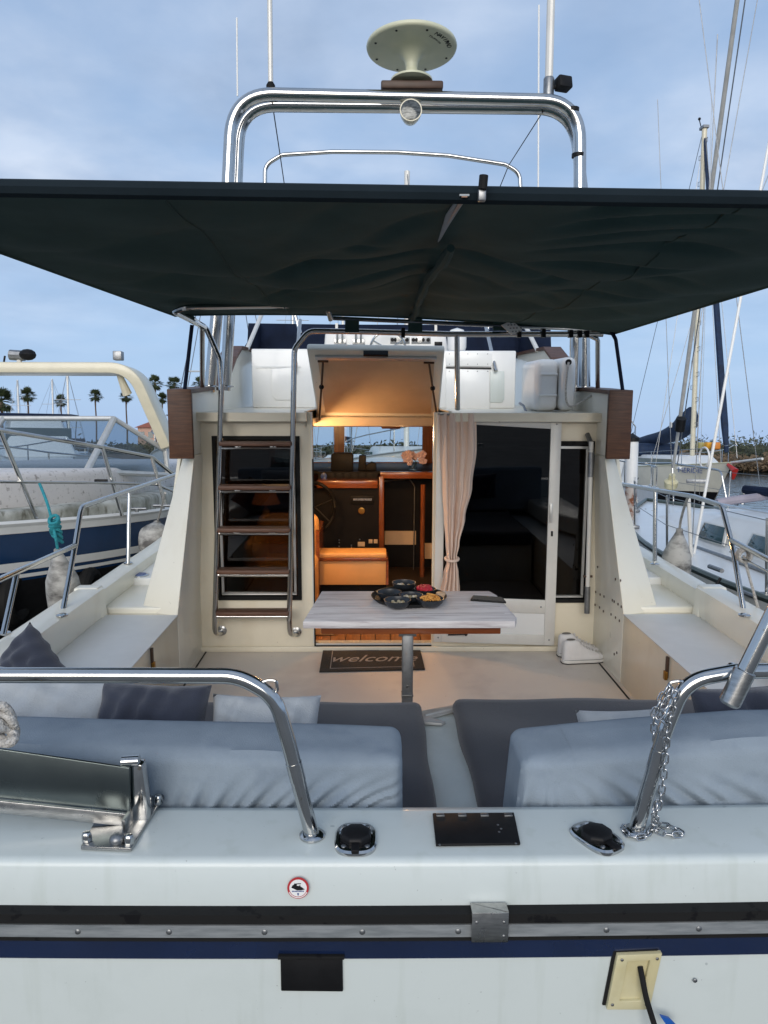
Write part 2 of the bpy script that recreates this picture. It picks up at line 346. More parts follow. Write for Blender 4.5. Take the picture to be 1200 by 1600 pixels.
# ================================================================== setting
WZ = -.55                                            # water level (world z)
def water_z(): return WZ
wm = bpy.data.materials.new('harbour_water'); wm.use_nodes = True; _t = wm.node_tree; _b = _t.nodes['Principled BSDF']
_b.inputs['Base Color'].default_value = (.018, .035, .040, 1); _b.inputs['Roughness'].default_value = .06; _b.inputs['IOR'].default_value = 1.33
_tc = _t.nodes.new('ShaderNodeTexCoord'); _mp = _t.nodes.new('ShaderNodeMapping'); _mp.inputs['Scale'].default_value = (1, .55, 1)
_n = _t.nodes.new('ShaderNodeTexNoise'); _n.inputs['Scale'].default_value = 2.4; _n.inputs['Detail'].default_value = 5
_bp = _t.nodes.new('ShaderNodeBump'); _bp.inputs['Strength'].default_value = .35; _bp.inputs['Distance'].default_value = .12
_t.links.new(_tc.outputs['Object'], _mp.inputs[0]); _t.links.new(_mp.outputs[0], _n.inputs[0]); _t.links.new(_n.outputs['Fac'], _bp.inputs['Height']); _t.links.new(_bp.outputs[0], _b.inputs['Normal'])
m = MB().grid(12, 12, lambda u, v: Vector((-3000+6000*u, -3000+6000*v, WZ)))
struct(m.solo('water', wm, None, None, (0, 0, WZ), WORLD))
m = MB().box(-30, 30, -60, .95, WZ-1, WZ+.75)
struct(m.solo('quay', DOCKC, None, None, (0, 0, WZ), WORLD, bevel=.03))
def bank(name, pts, z, h):
    m = MB(); pts = [Vector((x, y, 0)) for x, y in pts]; n = len(pts)
    c = sum(pts, Vector())/n; vs = [Vector((p.x, p.y, WZ-.6)) for p in pts]
    ins = [p + (c-p).normalized()*4 for p in pts]
    vs += [Vector((p.x, p.y, z)) for p in ins]
    m.add(vs, [tuple(range(n, 2*n))]+[(i, (i+1) % n, n+(i+1) % n, n+i) for i in range(n)])
    return struct(m.solo(name, SOIL, None, None, (c.x, c.y, WZ), WORLD))
bank('far_bank', [(14, 100), (22, 74), (40, 63), (75, 58), (160, 60), (900, 200), (900, 2600), (-300, 2600), (-60, 330)], WZ+.9, 0)
bank('palm_shore', [(-400, 112), (-140, 108), (-30, 104), (-8, 112), (-8, 330), (-400, 900)], WZ+.8, 0)

# ================================================================== the motor yacht
Y = thing('motor_yacht', 'white flybridge motor yacht with open aft cockpit, dark awning and steel radar arch', 'yacht', (0, 1.4, 0))
def yc(x): return .012*x*x                            # the transom is gently rounded
TY = 1.388
def zv(v, y=TY-.0): return P(742, v, y=y).z
# ---- transom shell
prof = [(1.60, .45), (1.615, .70), (1.618, .785), (1.610, .797), (1.59, .80), (1.50, .803), (1.425, .80), (1.414, .7985), (1.408, .794), (1.4045, .786), (1.400, .75),
        (1.390, .68), (TY, .62), (TY, .50), (TY+.004, .30), (TY+.03, -.3), (TY+.10, -.75)]
NX = 57
m = MB(); xs = [-1.86+3.72*i/(NX-1) for i in range(NX)]
m.grid(NX, len(prof), lambda u, v: Vector((-1.86+3.72*u, prof[round(v*(len(prof)-1))][0]+yc(-1.86+3.72*u), prof[round(v*(len(prof)-1))][1])))
tr = m.build('transom', GELW, Y, angle=60)
def strip(v0, v1, t, name, mt, parent, bev=.003, z0=None, z1=None):
    a = zv(v0, TY-t); b = zv(v1, TY-t); mb = MB(); n = 40; vs = []; fs = []
    for i in range(n+1):
        x = -1.86+3.72*i/n; y = TY+yc(x)
        vs += [(x, y+.006, a), (x, y-t, a), (x, y-t, b), (x, y+.006, b)]
    for i in range(n):
        for k in range(4):
            k2 = (k+1) % 4; fs.append((i*4+k, i*4+k2, i*4+4+k2, i*4+4+k))
    fs += [(0, 1, 2, 3), (n*4+3, n*4+2, n*4+1, n*4)]
    mb.add(vs, fs); return mb.build(name, mt, parent, angle=50)
rr = strip(1431, 1470, .014, 'rub_rail', RUB, Y)
strip(1429, 1443, .022, 'rubber_lip', RUB, rr)
ms = strip(1445, 1464, .019, 'metal_strip', STRIP, rr)
strip(1469, 1497, .0045, 'blue_stripe', BLUE, Y)
sc = MB().lathe([(.0058, 0), (.0058, .0015), (.003, .003), (1e-6, .003)], 10).build('screw', GALV, rr, local=True)
first = True
for a in (-150, -15, 119, 263, 413, 566, 716, 948, 1093, 1240):
    p = P(a, 1455, y=TY-.02); Mx = T(p.x, TY+yc(p.x)-.0188, zv(1455, TY-.019)) @ RX(90)
    if first: sc.matrix_basis = T(*(-ORI[rr.name])) @ Mx; first = False
    else: inst(sc, rr, Mx)
jp = MB(); z0, z1 = zv(1473, TY-.03), zv(1427, TY-.03); p = P(766, 1450, y=TY-.03)
jp.box(p.x-.036, p.x+.036, TY-.030, TY-.0265, z0, z1); jp.box(p.x-.036, p.x+.036, TY-.0265, TY+.002, z1-.002, z1)
j = jp.build('joint_plate', STEELB, rr, bevel=.001)
for dx, dz in ((-.027, .012), (.027, .012), (.027, -.018)): inst(sc, rr, T(p.x+dx, TY-.0302, (z0+z1)/2+dz) @ RX(90) @ Matrix.Scale(.6, 4))
# ---- vent flap and cable port on the transom
m = MB(); m.pp([(438, 1498), (535, 1498), (536, 1550), (439, 1549)], TY-.006, .02)
vf = m.build('vent_flap', BLK, Y, bevel=.002)
MB().pp([(434, 1495), (538, 1495), (538, 1500), (434, 1500)], TY-.012, .012).build('hinge', RUB, vf, bevel=.001)
cp = MB(); o_ = [(965, 1493), (1035, 1490), (1015, 1578), (948, 1578)]; i_ = [(981, 1503), (1016, 1501), (1001, 1564), (968, 1565)]
po = [P(a, b, y=TY-.012) for a, b in o_]; pi_ = [P(a, b, y=TY-.012) for a, b in i_]; pb = [p+Vector((0, .012, 0)) for p in po]; pd = [p+Vector((0, .0075, 0)) for p in pi_]
cp.add(po+pi_+pb+pd, [(k, (k+1) % 4, 4+(k+1) % 4, 4+k) for k in range(4)]+[(k, 8+k, 8+(k+1) % 4, (k+1) % 4) for k in range(4)]+[(4+k, 4+(k+1) % 4, 12+(k+1) % 4, 12+k) for k in range(4)])
cpo = cp.build('cable_port', IVORY, Y, bevel=.0015)
MB().prism([p+Vector((-.006, .0085, .003)) for p in po], (0, .004, 0)).build('gasket', RUB, cpo)
MB().prism([p+Vector((0, -.0004, 0)) for p in pd], (0, .0008, 0)).build('recess_back', IVORY, cpo)
for a, b in ((972, 1500), (1027, 1498), (1010, 1570), (957, 1570)):
    p = P(a, b, y=TY-.013); inst(sc, cpo, T(*p) @ RX(90) @ Matrix.Scale(.55, 4))
p = P(1086, 1532, y=TY-.002); inst(sc, tr, T(*p) @ RX(90) @ Matrix.Scale(.8, 4))
# ---- round warning sticker
p0 = P(466, 1386, y=1.396); st_r = .0215
Mst = T(p0.x, 1.3935, p0.z) @ RX(83)
stk = MB().lathe([(st_r, 0), (st_r, .001), (st_r*.80, .001), (st_r*.80, 0)], 36, Mst).build('warning_sticker', RED, Y)
MB().lathe([(1e-6, 0), (st_r*.8, 0), (st_r*.8, .0008), (1e-6, .0008)], 36, Mst).build('white_field', WHITEP, stk)
sil = [(-.62, .05), (-.5, .28), (-.4, .30), (-.36, .42), (.25, .46), (.28, .40), (-.1, .36), (-.12, .22), (.12, .2), (.16, .34), (.2, .34), (.2, .18), (.42, .02), (.62, -.12), (.3, -.2), (-.1, -.2), (-.52, .0)]
MB().prism([Mst @ Vector((a*st_r, b*st_r, .0009)) for a, b in sil], (0, -.0004, 0)).build('boat_silhouette', BLK, stk)
mb = MB()
for k in range(9): mb.add([Mst @ Vector(((-.56+.125*k+dx)*st_r, (-.36+dz)*st_r, .0011)) for dx, dz in ((0, 0), (.09, 0), (.09, .12), (0, .12))], [(0, 1, 2, 3)])
mb.prism([Mst @ Vector((a*st_r, b*st_r, .0009)) for a, b in ((-.1, -.48), (.1, -.48), (0, -.74))], (0, -.0004, 0))
mb.build('print', BLUES, stk)
MB().prism([Mst @ Vector((st_r*.93*math.cos(a), st_r*.93*math.sin(a), .0011)) for a in [R(205+130*i/14) for i in range(15)]] + [Mst @ Vector((st_r*.85*math.cos(a), st_r*.85*math.sin(a), .0011)) for a in [R(335-130*i/14) for i in range(15)]], (0, -.0003, 0)).build('white_band', WHITEP, stk)
# ---- rod holders in the cap
def rod_holder(px, py, ang, sx, sy):
    c = P(px, py, z=.803); n = 40
    def sup(a, e): 
        ca, sa = math.cos(a), math.sin(a); return (abs(ca)**(2/e)*math.copysign(1, ca), abs(sa)**(2/e)*math.copysign(1, sa))
    M_ = T(c.x, c.y, .8035) @ RZ(ang); mb = MB(); rings = [(1, -.003), (1, .003), (.93, .007), (.80, .008), (.74, .005), (1e-4, .005)]; vs = []; fs = []
    for s, z in rings:
        for k in range(n):
            a, b = sup(2*math.pi*k/n, 3.0); vs.append(M_ @ Vector((a*sx*s, b*sy*s, z)))
    for i in range(len(rings)-1):
        for k in range(n): fs.append((i*n+k, i*n+(k+1) % n, (i+1)*n+(k+1) % n, (i+1)*n+k))
    mb.add(vs, fs); o = mb.build('rod_holder', STEEL, Y)
    capm = MB().lathe([(.034, .004), (.034, .014), (.030, .019), (.012, .022), (1e-6, .022)], 8, M_ @ RZ(22))
    cp_ = capm.build('rubber_cap', BLK, o, bevel=.002)
    MB().box(-.008, .008, -sy*1.06, -.02, .006, .013, M_).build('cap_tab', BLK, o, bevel=.002)
    for a in (50, 130, 230, 310): inst(sc, o, M_ @ T(math.cos(R(a))*sx*.84, math.sin(R(a))*sy*.84, .0075) @ Matrix.Scale(.9, 4))
rod_holder(556, 1312, 0, .044, .056); rod_holder(932, 1310, 30, .040, .058)
# ---- black plate with clips
q = [P(a, b, z=.803) for a, b in ((676, 1274), (803, 1273), (813, 1321), (681, 1323))]
bp = MB().prism(q, (0, 0, .006)).build('deck_plate', BLK, Y, bevel=.0015)
for a in (688, 722, 757, 794):
    c = P(a, 1275.5, z=.806); MB().box(c.x-.009, c.x+.009, c.y-.006, c.y+.004, .806, .8115).build('clip', GALV, bp, bevel=.001)
for a, b in ((778, 1289), (783, 1295), (806, 1318), (687, 1320), (780, 1300)): c = P(a, b, z=.809); inst(sc, bp, T(*c) @ Matrix.Scale(.45, 4))
# ---- stern rails
def stern_rail(pix, base, yy, eye, name):
    b = P(*base, z=.803); pts = [Vector((b.x, b.y, .803))] + [P(a, c, y=b.y) for a, c in pix]
    o = MB().tube(fillet(pts, .12, 10), .0158, 16).build(name, STEEL, Y)
    MB().lathe([(.027, 0), (.027, .004), (.022, .008), (.017, .009)], 20, T(b.x, b.y, .803)).build('base_flange', STEEL, o)
    e = [P(a, c, y=b.y) for a, c in eye]; MB().tube(fillet(e, .012, 6), .0032, 8).build('eye_loop', STEEL, o)
    k = pts[1]*.72+pts[0]*.28; d = (pts[1]-pts[0]).normalized(); MB().tube([k-d*.02, k+d*.02], .0168, 16).build('sleeve', STEEL, o)
    return o, pts
rl, rlp = stern_rail([(452, 1165), (430, 1088), (372, 1056), (-260, 1054)], (488, 1306), 1.5, [(402, 1068), (418, 1063), (432, 1063), (434, 1080), (424, 1086)], 'stern_rail')
r2, rrp = stern_rail([(1040, 1140), (1070, 1064), (1150, 1049), (1500, 1044)], (993, 1300), 1.5, [(1082, 1070), (1062, 1064), (1046, 1066), (1042, 1078), (1056, 1082)], 'stern_rail')
ry = rrp[0].y
q0, q1 = P(1139, 1100, y=ry-.03), P(1235, 905, y=ry-.03); d = (q1-q0).normalized()
sp = MB().tube([q0, q0+d*.9], .0165, 16).build('stern_pole', STEEL, Y)
MB().tube([q0-d*.002, q0+d*.004, q0+d*.075, q0+d*.077], [.016, .0215, .0215, .017], 16).build('socket', STEELB, sp)
c = P(1150, 1049, y=ry); MB().tube([c+Vector((-.004, -.035, .004)), c+Vector((0, .018, 0))], .013, 12).build('clamp', STEEL, sp)
# ---- gangway bracket on the left of the cap
cz = .803
gb = MB().prism([P(a, b, z=cz) for a, b in ((126, 1328), (205, 1331), (257, 1247), (172, 1247))], (0, 0, .008)).build('gangway_bracket', STEELB, Y, bevel=.002, label='bolted steel hinge bracket with a flat gangway arm')
bolt = None
for a, b in ((136, 1314), (202, 1318), (247, 1255), (165, 1262)):
    c = P(a, b, z=cz+.008); mb = MB().lathe([(.011, 0), (.011, .012), (.008, .02), (1e-6, .022)], 6, T(*c)); mb.build('bolt', STEEL, gb, bevel=.0015)
a0 = P(214, 1282, z=cz+.008); yb = a0.y
def V(px, py): return P(px, py, y=yb)
m = MB()                                              # hinge cheek: curved upright plate
prof_ = [(200, 1196), (212, 1194), (222, 1196), (226, 1225), (231, 1262), (232, 1284), (222, 1296), (206, 1290), (203, 1250)]
m.prism([V(*q_) for q_ in prof_], (0, .03, 0)); m.build('hinge_cheek', STEEL, gb, bevel=.004)
m = MB().prism([V(*q_)+Vector((0, -.012, 0)) for q_ in ((-260, 1128), (205, 1196), (206, 1264), (-260, 1216))], (0, .008, 0)); arm = m.build('arm_plate', mat('mirror_plate', (.17, .20, .20), .28, 1, var=.12, scale=3, rvar=.10), gb, bevel=.002)
m = MB().prism([V(*q_)+Vector((0, -.012, 0)) for q_ in ((-260, 1216), (206, 1264), (208, 1284), (-260, 1236))], (0, -.008, -.001)); m.build('arm_flange', STEELB, gb, bevel=.002)
MB().tube([V(212, 1192)+Vector((-.03, .006, .0)), V(212, 1192)+Vector((.006, .006, .002))], .012, 14).build('hinge_pin', STEEL, gb)
MB().box(-.004, .004, -.05, .03, 0, .03, T(a0.x-.012, yb, cz+.007)).build('gusset', STEELB, gb, bevel=.001)
MB().ball(P(183, 1311, z=cz+.015), .016, 12, 8, (1, 1, .8)).build('weld', GALV, gb)

# ---- cockpit: sole, lockers, side decks
m = MB().box(-1.345, 1.345, 1.60, 5.03, -.04, 0); so_ = m.build('cockpit_sole', SOLE, Y)
for sx in (-1, 1):
    MB().box(sx*1.292-.005, sx*1.292+.005, 1.9, 5.0, .0005, .003).build('sole_groove', BLK, so_)
    b = MB().box(min(sx*1.325, sx*1.80), max(sx*1.325, sx*1.80), 1.62, 4.47, -.03, .42).build('side_locker', GELB if sx > 0 else GELB, Y, bevel=.006)
    m = MB().box(min(sx*1.318, sx*1.775), max(sx*1.318, sx*1.775), 1.66, 4.40, .421, .428); m.build('locker_top', DECK, b, bevel=.003)
    c = P(1044, 1044, x=1.325) if sx > 0 else P(236, 1030, x=-1.325)
    lt = MB().box(c.x-.006*sx-.006, c.x-.006*sx+.006, c.y-.012, c.y+.012, c.z-.05, c.z+.06).build('latch', BROWNM, b, bevel=.002)
    MB().box(c.x-.012*sx-.008, c.x-.012*sx+.008, c.y-.014, c.y+.014, c.z-.06, c.z-.015).build('padlock', COPPER, b, bevel=.003)
    # side deck forward of the locker, stepping up
    m = MB(); m.box(min(sx*1.335, sx*1.82), max(sx*1.335, sx*1.82), 4.46, 5.02, -.03, .455); sdk = m.build('side_deck', GEL, Y, bevel=.012, seg=3)
    MB().box(min(sx*1.32, sx*1.82), max(sx*1.32, sx*1.82), 5.02, 10.5, -.03, .50).build('upper_step', DECK, sdk, bevel=.012, seg=3)
    # bulwark cap: an aft and a forward length
    def capseg(y0, y1, z, nm, x_out=1.90, x_in=1.735, par=Y):
        pr = [(x_in+.02, z-.22), (x_in, z-.06), (x_in+.01, z-.01), (x_in+.035, z), (x_out-.03, z), (x_out-.005, z-.01), (x_out, z-.04), (x_out+.01, z-.25), (x_out-.05, z-.95)]
        n = max(2, int((y1-y0)/.25)); mb = MB()
        def f(u, v):
            yy = y0+(y1-y0)*u; k = pr[round(v*(len(pr)-1))]
            xo = k[0] - max(0, yy-6.5)**2*.035
            return Vector((sx*xo, yy, k[1]+max(0, yy-6)*.03))
        mb.grid(n+1, len(pr), f)
        for e in (0, n): mb.f.append(tuple(j*(n+1)+e for j in range(len(pr))))
        return mb.build(nm, GEL, par, angle=50)
    bw = capseg(1.45, 4.40, .60, 'bulwark')
    capseg(4.40, 10.4, .57, 'forward_bulwark', 1.90, 1.765, bw)
    MB().prism([(sx*1.735, 4.34, .40), (sx*1.93, 4.34, .40), (sx*1.90, 4.34, .605), (sx*1.76, 4.34, .605)], (0, .09, 0)).build('cap_joint', GEL, bw, bevel=.012, seg=3)
    st_ = MB()
    for zz, t_ in ((.30, .03),): st_.box(min(sx*1.90, sx*1.935), max(sx*1.90, sx*1.935), 1.45, 8.0, zz-.03, zz+.03)
    st_.build('side_rub_rail', RUB, bw, bevel=.006)
# raised inner coaming at the quarters
for sx in (-1, 1):
    m = MB().prism([(sx*1.86, 1.6, .45), (sx*1.86, 3.44, .45), (sx*1.74, 3.44, .45), (sx*1.58, 3.0, .45), (sx*1.50, 2.5, .45), (sx*1.47, 1.6, .45)], (0, 0, .165))
    m.build('quarter_coaming', GEL, Y, bevel=.03, seg=3)
c = P(218, 898, z=.505); fc = MB().lathe([(.062, 0), (.062, .006), (.05, .009), (1e-6, .009)], 24, T(c.x, c.y, .50)).build('deck_filler', STEEL, Y)
MB().lathe([(.045, .009), (.045, .011), (1e-6, .011)], 24, T(c.x, c.y, .50)).build('badge', BLUES, fc)
# ---- bulwark rails
def rail(pix, x, r=.0145, fr=.08, name='bulwark_rail', parent=None):
    return MB().tube(fillet([P(a, b, x=x+dx) for a, b, dx in [(q_ if len(q_) == 3 else (*q_, 0)) for q_ in pix]], fr, 8), r, 14).build(name, STEEL, parent or Y)
def foot(px, py, z, par):
    c = P(px, py, z=z); MB().lathe([(.03, 0), (.03, .006), (.018, .010)], 18, T(c.x, c.y, z)).build('post_foot', STEEL, par)
xl = -1.80
ra = rail([(97, 962), (118, 850), (127, 792), (330, 722), (450, 690)], xl); foot(97, 962, .6, ra)
rail([(200, 880), (202, 768)], xl, .013, name='post', parent=ra); foot(200, 880, .575, ra)
rb = rail([(118, 852), (18, 897), (-120, 960)], xl, .0145); rail([(5, 992), (26, 897)], xl, .0135, name='post', parent=rb); foot(6, 990, .6, rb)
xr = 1.80
rc = rail([(1163, 962), (1146, 860), (1128, 790), (1085, 776), (975, 757), (900, 742)], xr); foot(1163, 962, .6, rc)
rail([(1023, 882), (1024, 765)], xr, .0145, name='post', parent=rc); foot(1023, 882, .575, rc)
rd = rail([(1141, 843), (1200, 874), (1330, 940)], xr, .0145); rail([(1141, 862), (1200, 893), (1330, 960)], xr, .006, name='lower_wire', parent=rd)

# ---- wing walls
for sx in (-1, 1):
    bi = (sx*1.322, 4.405); bo = (sx*1.565, 4.50); ti = (sx*1.275, 4.76); to = (sx*1.375, 4.90)
    m = MB(); z0, z1, zf = .428, 1.335, -.02
    # inner skin to the sole, sloping aft face, outer skin
    I = [(bi[0], 5.03, zf), (bi[0], bi[1], zf), (bi[0], bi[1], z0), (ti[0], ti[1], z1), (ti[0], 5.03, z1)]
    O = [(sx*1.56, 5.03, zf), (sx*1.56, bo[1], zf), (bo[0], bo[1], z0), (to[0], to[1], z1), (to[0], 5.03, z1)]
    m.add(I+O+[(bi[0], 5.03, z0)], [(0, 1, 2, 10), (10, 2, 3, 4), (5, 9, 8, 7, 6), (1, 6, 7, 2), (2, 7, 8, 3), (3, 8, 9, 4), (0, 10, 4, 9, 5), (0, 5, 6, 1)])
    wg = m.build('wing_wall', GEL, Y, bevel=.012, seg=3)
    if sx > 0:
        hb = MB().lathe([(.0085, 0), (.0085, .003), (1e-6, .003)], 8).build('screw_hole', BROWNM, wg, local=True); firstb = True
        for (a, b) in [(931, 925), (938, 929), (944, 932), (957, 938), (960, 940), (966, 944), (971, 948), (930, 945), (937, 949), (943, 955), (955, 960), (962, 965), (968, 970), (928, 885), (934, 886), (962, 905), (970, 907), (960, 1022), (964, 1020)]:
            c = P(a, b, x=1.31); xf = 1.322-max(0, c.z-.428)/.907*.047; c = P(a, b, x=xf); Mx = T(xf, c.y, c.z) @ RY(-90)
            if firstb: hb.matrix_basis = T(*(-ORI[wg.name])) @ Mx; firstb = False
            else: inst(hb, wg, Mx)
# ---- aft bulkhead with openings
BY = 5.0
def wall(mb, X0, X1, Z0, Z1, holes, y0, y1, top=None):
    xs_ = sorted({X0, X1, *[h[0] for h in holes], *[h[1] for h in holes]}); zs_ = sorted({Z0, Z1, *[h[2] for h in holes], *[h[3] for h in holes]})
    for i in range(len(xs_)-1):
        for k in range(len(zs_)-1):
            cx_, cz_ = (xs_[i]+xs_[i+1])/2, (zs_[k]+zs_[k+1])/2
            if any(h[0] < cx_ < h[1] and h[2] < cz_ < h[3] for h in holes): continue
            mb.box(xs_[i], xs_[i+1], y0, y1, zs_[k], zs_[k+1])
wl = (P(338, 800, y=BY).x, P(467, 800, y=BY).x, P(400, 934, y=BY).z, P(400, 684, y=BY).z)
wr = (.26, P(921, 800, y=BY).x, P(900, 938, y=BY).z, P(900, 692, y=BY).z)
dr = (P(491, 900, y=BY).x, .225, .055, 1.60)
m = MB(); wall(m, -1.335, 1.335, -.02, 1.60, [wl, wr, dr], BY, BY+.045)
bk = m.build('aft_bulkhead', GELB, Y, smooth=False)
MB().box(-1.335, 1.335, BY-.03, BY, -.001, .035).build('skirting', GELB, bk, bevel=.008)
def window(h, name, yy=BY):
    x0, x1, z0, z1 = h
    def frame(mb, a, w_, y0, y1):
        mb.box(x0-a, x1+a, y0, y1, z0-a, z0-a+w_); mb.box(x0-a, x1+a, y0, y1, z1+a-w_, z1+a)
        mb.box(x0-a, x0-a+w_, y0, y1, z0-a+w_, z1+a-w_); mb.box(x1+a-w_, x1+a, y0, y1, z0-a+w_, z1+a-w_)
    mb = MB(); frame(mb, .012, .024, yy-.018, yy+.02); o = mb.build('window', RUB, Y)
    mb = MB(); frame(mb, -.022, .016, yy-.012, yy+.02); mb.build('inner_frame', ALU, o, bevel=.001)
    MB().box(x0-.002, x1+.002, yy+.004, yy+.010, z0-.002, z1+.002).build('pane', GLASSD, o)
    return o
window(wl, 'window'); window(wr, 'window')
# door frame lining
m = MB(); m.box(dr[0]-.012, dr[0], BY-.012, BY+.05, dr[2], 1.60); m.box(dr[0], dr[1], BY-.012, BY+.05, dr[2]-.016, dr[2]); m.build('door_lining', ALUW, bk)
m = MB(); m.box(dr[0]-.004, dr[0]+.006, BY-.016, BY-.0125, dr[2]-.02, 1.3); m.box(dr[0]+.006, dr[1], BY-.020, BY-.0125, dr[2]-.026, dr[2]-.012); m.build('door_seal', RUB, bk)
# ---- sliding door
DY = 4.955
dq = [(683, 646), (878, 657), (866, 1009), (677, 1003)]
def lerp(a, b, t): return (a[0]+(b[0]-a[0])*t, a[1]+(b[1]-a[1])*t)
def dpt(u, v):
    return lerp(lerp(dq[0], dq[1], u), lerp(dq[3], dq[2], u), v)
def dquad(u0, u1, v0, v1): return [dpt(u0, v0), dpt(u1, v0), dpt(u1, v1), dpt(u0, v1)]
m = MB(); m.pp(dquad(0, .07, 0, 1), DY, .03); sdoor = m.build('sliding_door', ALUW, Y, bevel=.003)
MB().pp(dquad(.915, 1, 0, 1), DY, .03).build('stile', ALUW, sdoor, bevel=.003)
MB().pp(dquad(.07, .915, 0, .04), DY+.002, .026).build('top_rail', ALUW, sdoor, bevel=.003)
MB().pp(dquad(.07, .915, .80, .86), DY+.002, .026).build('middle_rail', ALUW, sdoor, bevel=.003)
MB().pp(dquad(.07, .915, .955, 1), DY+.002, .026).build('bottom_rail', ALUW, sdoor, bevel=.003)
MB().pp(dquad(.07, .915, .86, .955), DY+.012, .008).build('lower_panel', PANEL, sdoor)
MB().pp(dquad(.07, .915, .04, .80), DY+.012, .006).build('pane', GLASSD, sdoor)
for (u, v) in ((.955, .975), (.04, .98), (.96, .018), (.5, .02), (.88, .83), (.5, .83)):
    c = P(*dpt(u, v), y=DY-.001); inst(sc, sdoor, T(*c) @ RX(90))
m = MB(); m.pp([(860, 787), (864, 787), (863, 817), (859, 817)], DY-.02, .012); m.build('handle', ALU, sdoor, bevel=.002)
m = MB(); m.pp([(861, 830), (864, 830), (864, 838), (861, 838)], DY-.004, .004); m.build('lock', BLK, sdoor)
a_, b_ = P(700, 992, y=DY-.02), P(728, 991, y=DY-.03); MB().tube([a_, b_], .006, 8).ball(b_, .012).build('door_stop', BLK, sdoor)
# ---- boat hook / awning pole clipped beside the door
a_, b_ = P(924, 690, y=4.9), P(917, 958, y=4.9); n_ = (b_-a_)
ap = MB().tube([a_, b_], .0145, 12).build('clipped_pole', ALUW, Y)
MB().tube([a_+n_*.06, a_+n_*.20], .019, 12).build('grip', GALV, ap); MB().tube([a_+n_*.84, b_], .019, 12).build('grip', GALV, ap)
c = a_+n_*.78; MB().tube([c+Vector((-.03, 0, 0)), c+Vector((.03, 0, 0))], .008, 8).build('clip', BROWNM, ap)
c = a_+n_*.05; MB().tube([c+Vector((-.01, .07, .1)), c+Vector((0, .02, .05)), c], .016, 8).build('bracket', GALV, ap)
# ---- ladder
LY = 4.86
def ltop(v): return LY+.0
lx = lambda v, s: (P(345, 600, y=LY)*((980-v)/380)+P(338, 980, y=LY)*((v-600)/380)) if s < 0 else (P(458, 600, y=LY)*((980-v)/380)+P(453, 980, y=LY)*((v-600)/380))
lo_l = [P(345, 992, y=BY-.01), P(337, 992, y=LY), P(336, 960, y=LY), P(346, 600, y=LY)]
lo_r = [P(462, 994, y=BY-.01), P(453, 994, y=LY), P(452, 960, y=LY), P(459, 600, y=LY)]
ladr = MB().tube(fillet([P(346, 988, y=BY-.005), P(336, 990, y=LY+.03), P(336, 968, y=LY), P(346, 600, y=LY), P(343, 560, y=LY), P(322, 512, y=LY), P(288, 492, y=LY-.05)], .08, 8), .0175, 14).build('ladder', STEEL, Y)
MB().tube(fillet([P(463, 990, y=BY-.005), P(453, 992, y=LY+.03), P(452, 968, y=LY), P(459, 600, y=LY), P(460, 545, y=LY), P(482, 517, y=LY), P(560, 518, y=LY), P(700, 522, y=LY), P(942, 522, y=LY)], .09, 8), .0175, 14).build('rail', STEEL, ladr)
for a, b in ((346, 986), (463, 988)):
    c = P(a, b, y=BY-.012); MB().lathe([(.034, 0), (.034, .005), (.02, .012)], 18, T(c.x, c.y+.012, c.z) @ RX(90)).build('foot', STEELB, ladr)
for k, v in enumerate((688, 755, 821, 887, 954)):
    a, b = lx(v+8, -1), lx(v+8, 1)
    MB().tube([a, b], .0125, 10).build('rung', STEEL, ladr)
    m = MB().box(a.x+.004, b.x-.004, LY-.05, LY+.055, a.z+.013, a.z+.040); t_ = m.build('tread', TEAKX, ladr, bevel=.006)
    for xx in (.26, .74):
        x_ = a.x+(b.x-a.x)*xx; MB().box(x_-.02, x_+.02, LY-.02, LY+.02, a.z+.005, a.z+.0135).build('tread_bracket', STEEL, ladr, bevel=.002)
# ---- hand hoops by the ladder and stanchions
m = MB().tube([P(715, 640, y=5.02), P(714, 524, y=LY)], .0165, 12); m.build('hoop_stanchion', STEEL, Y)

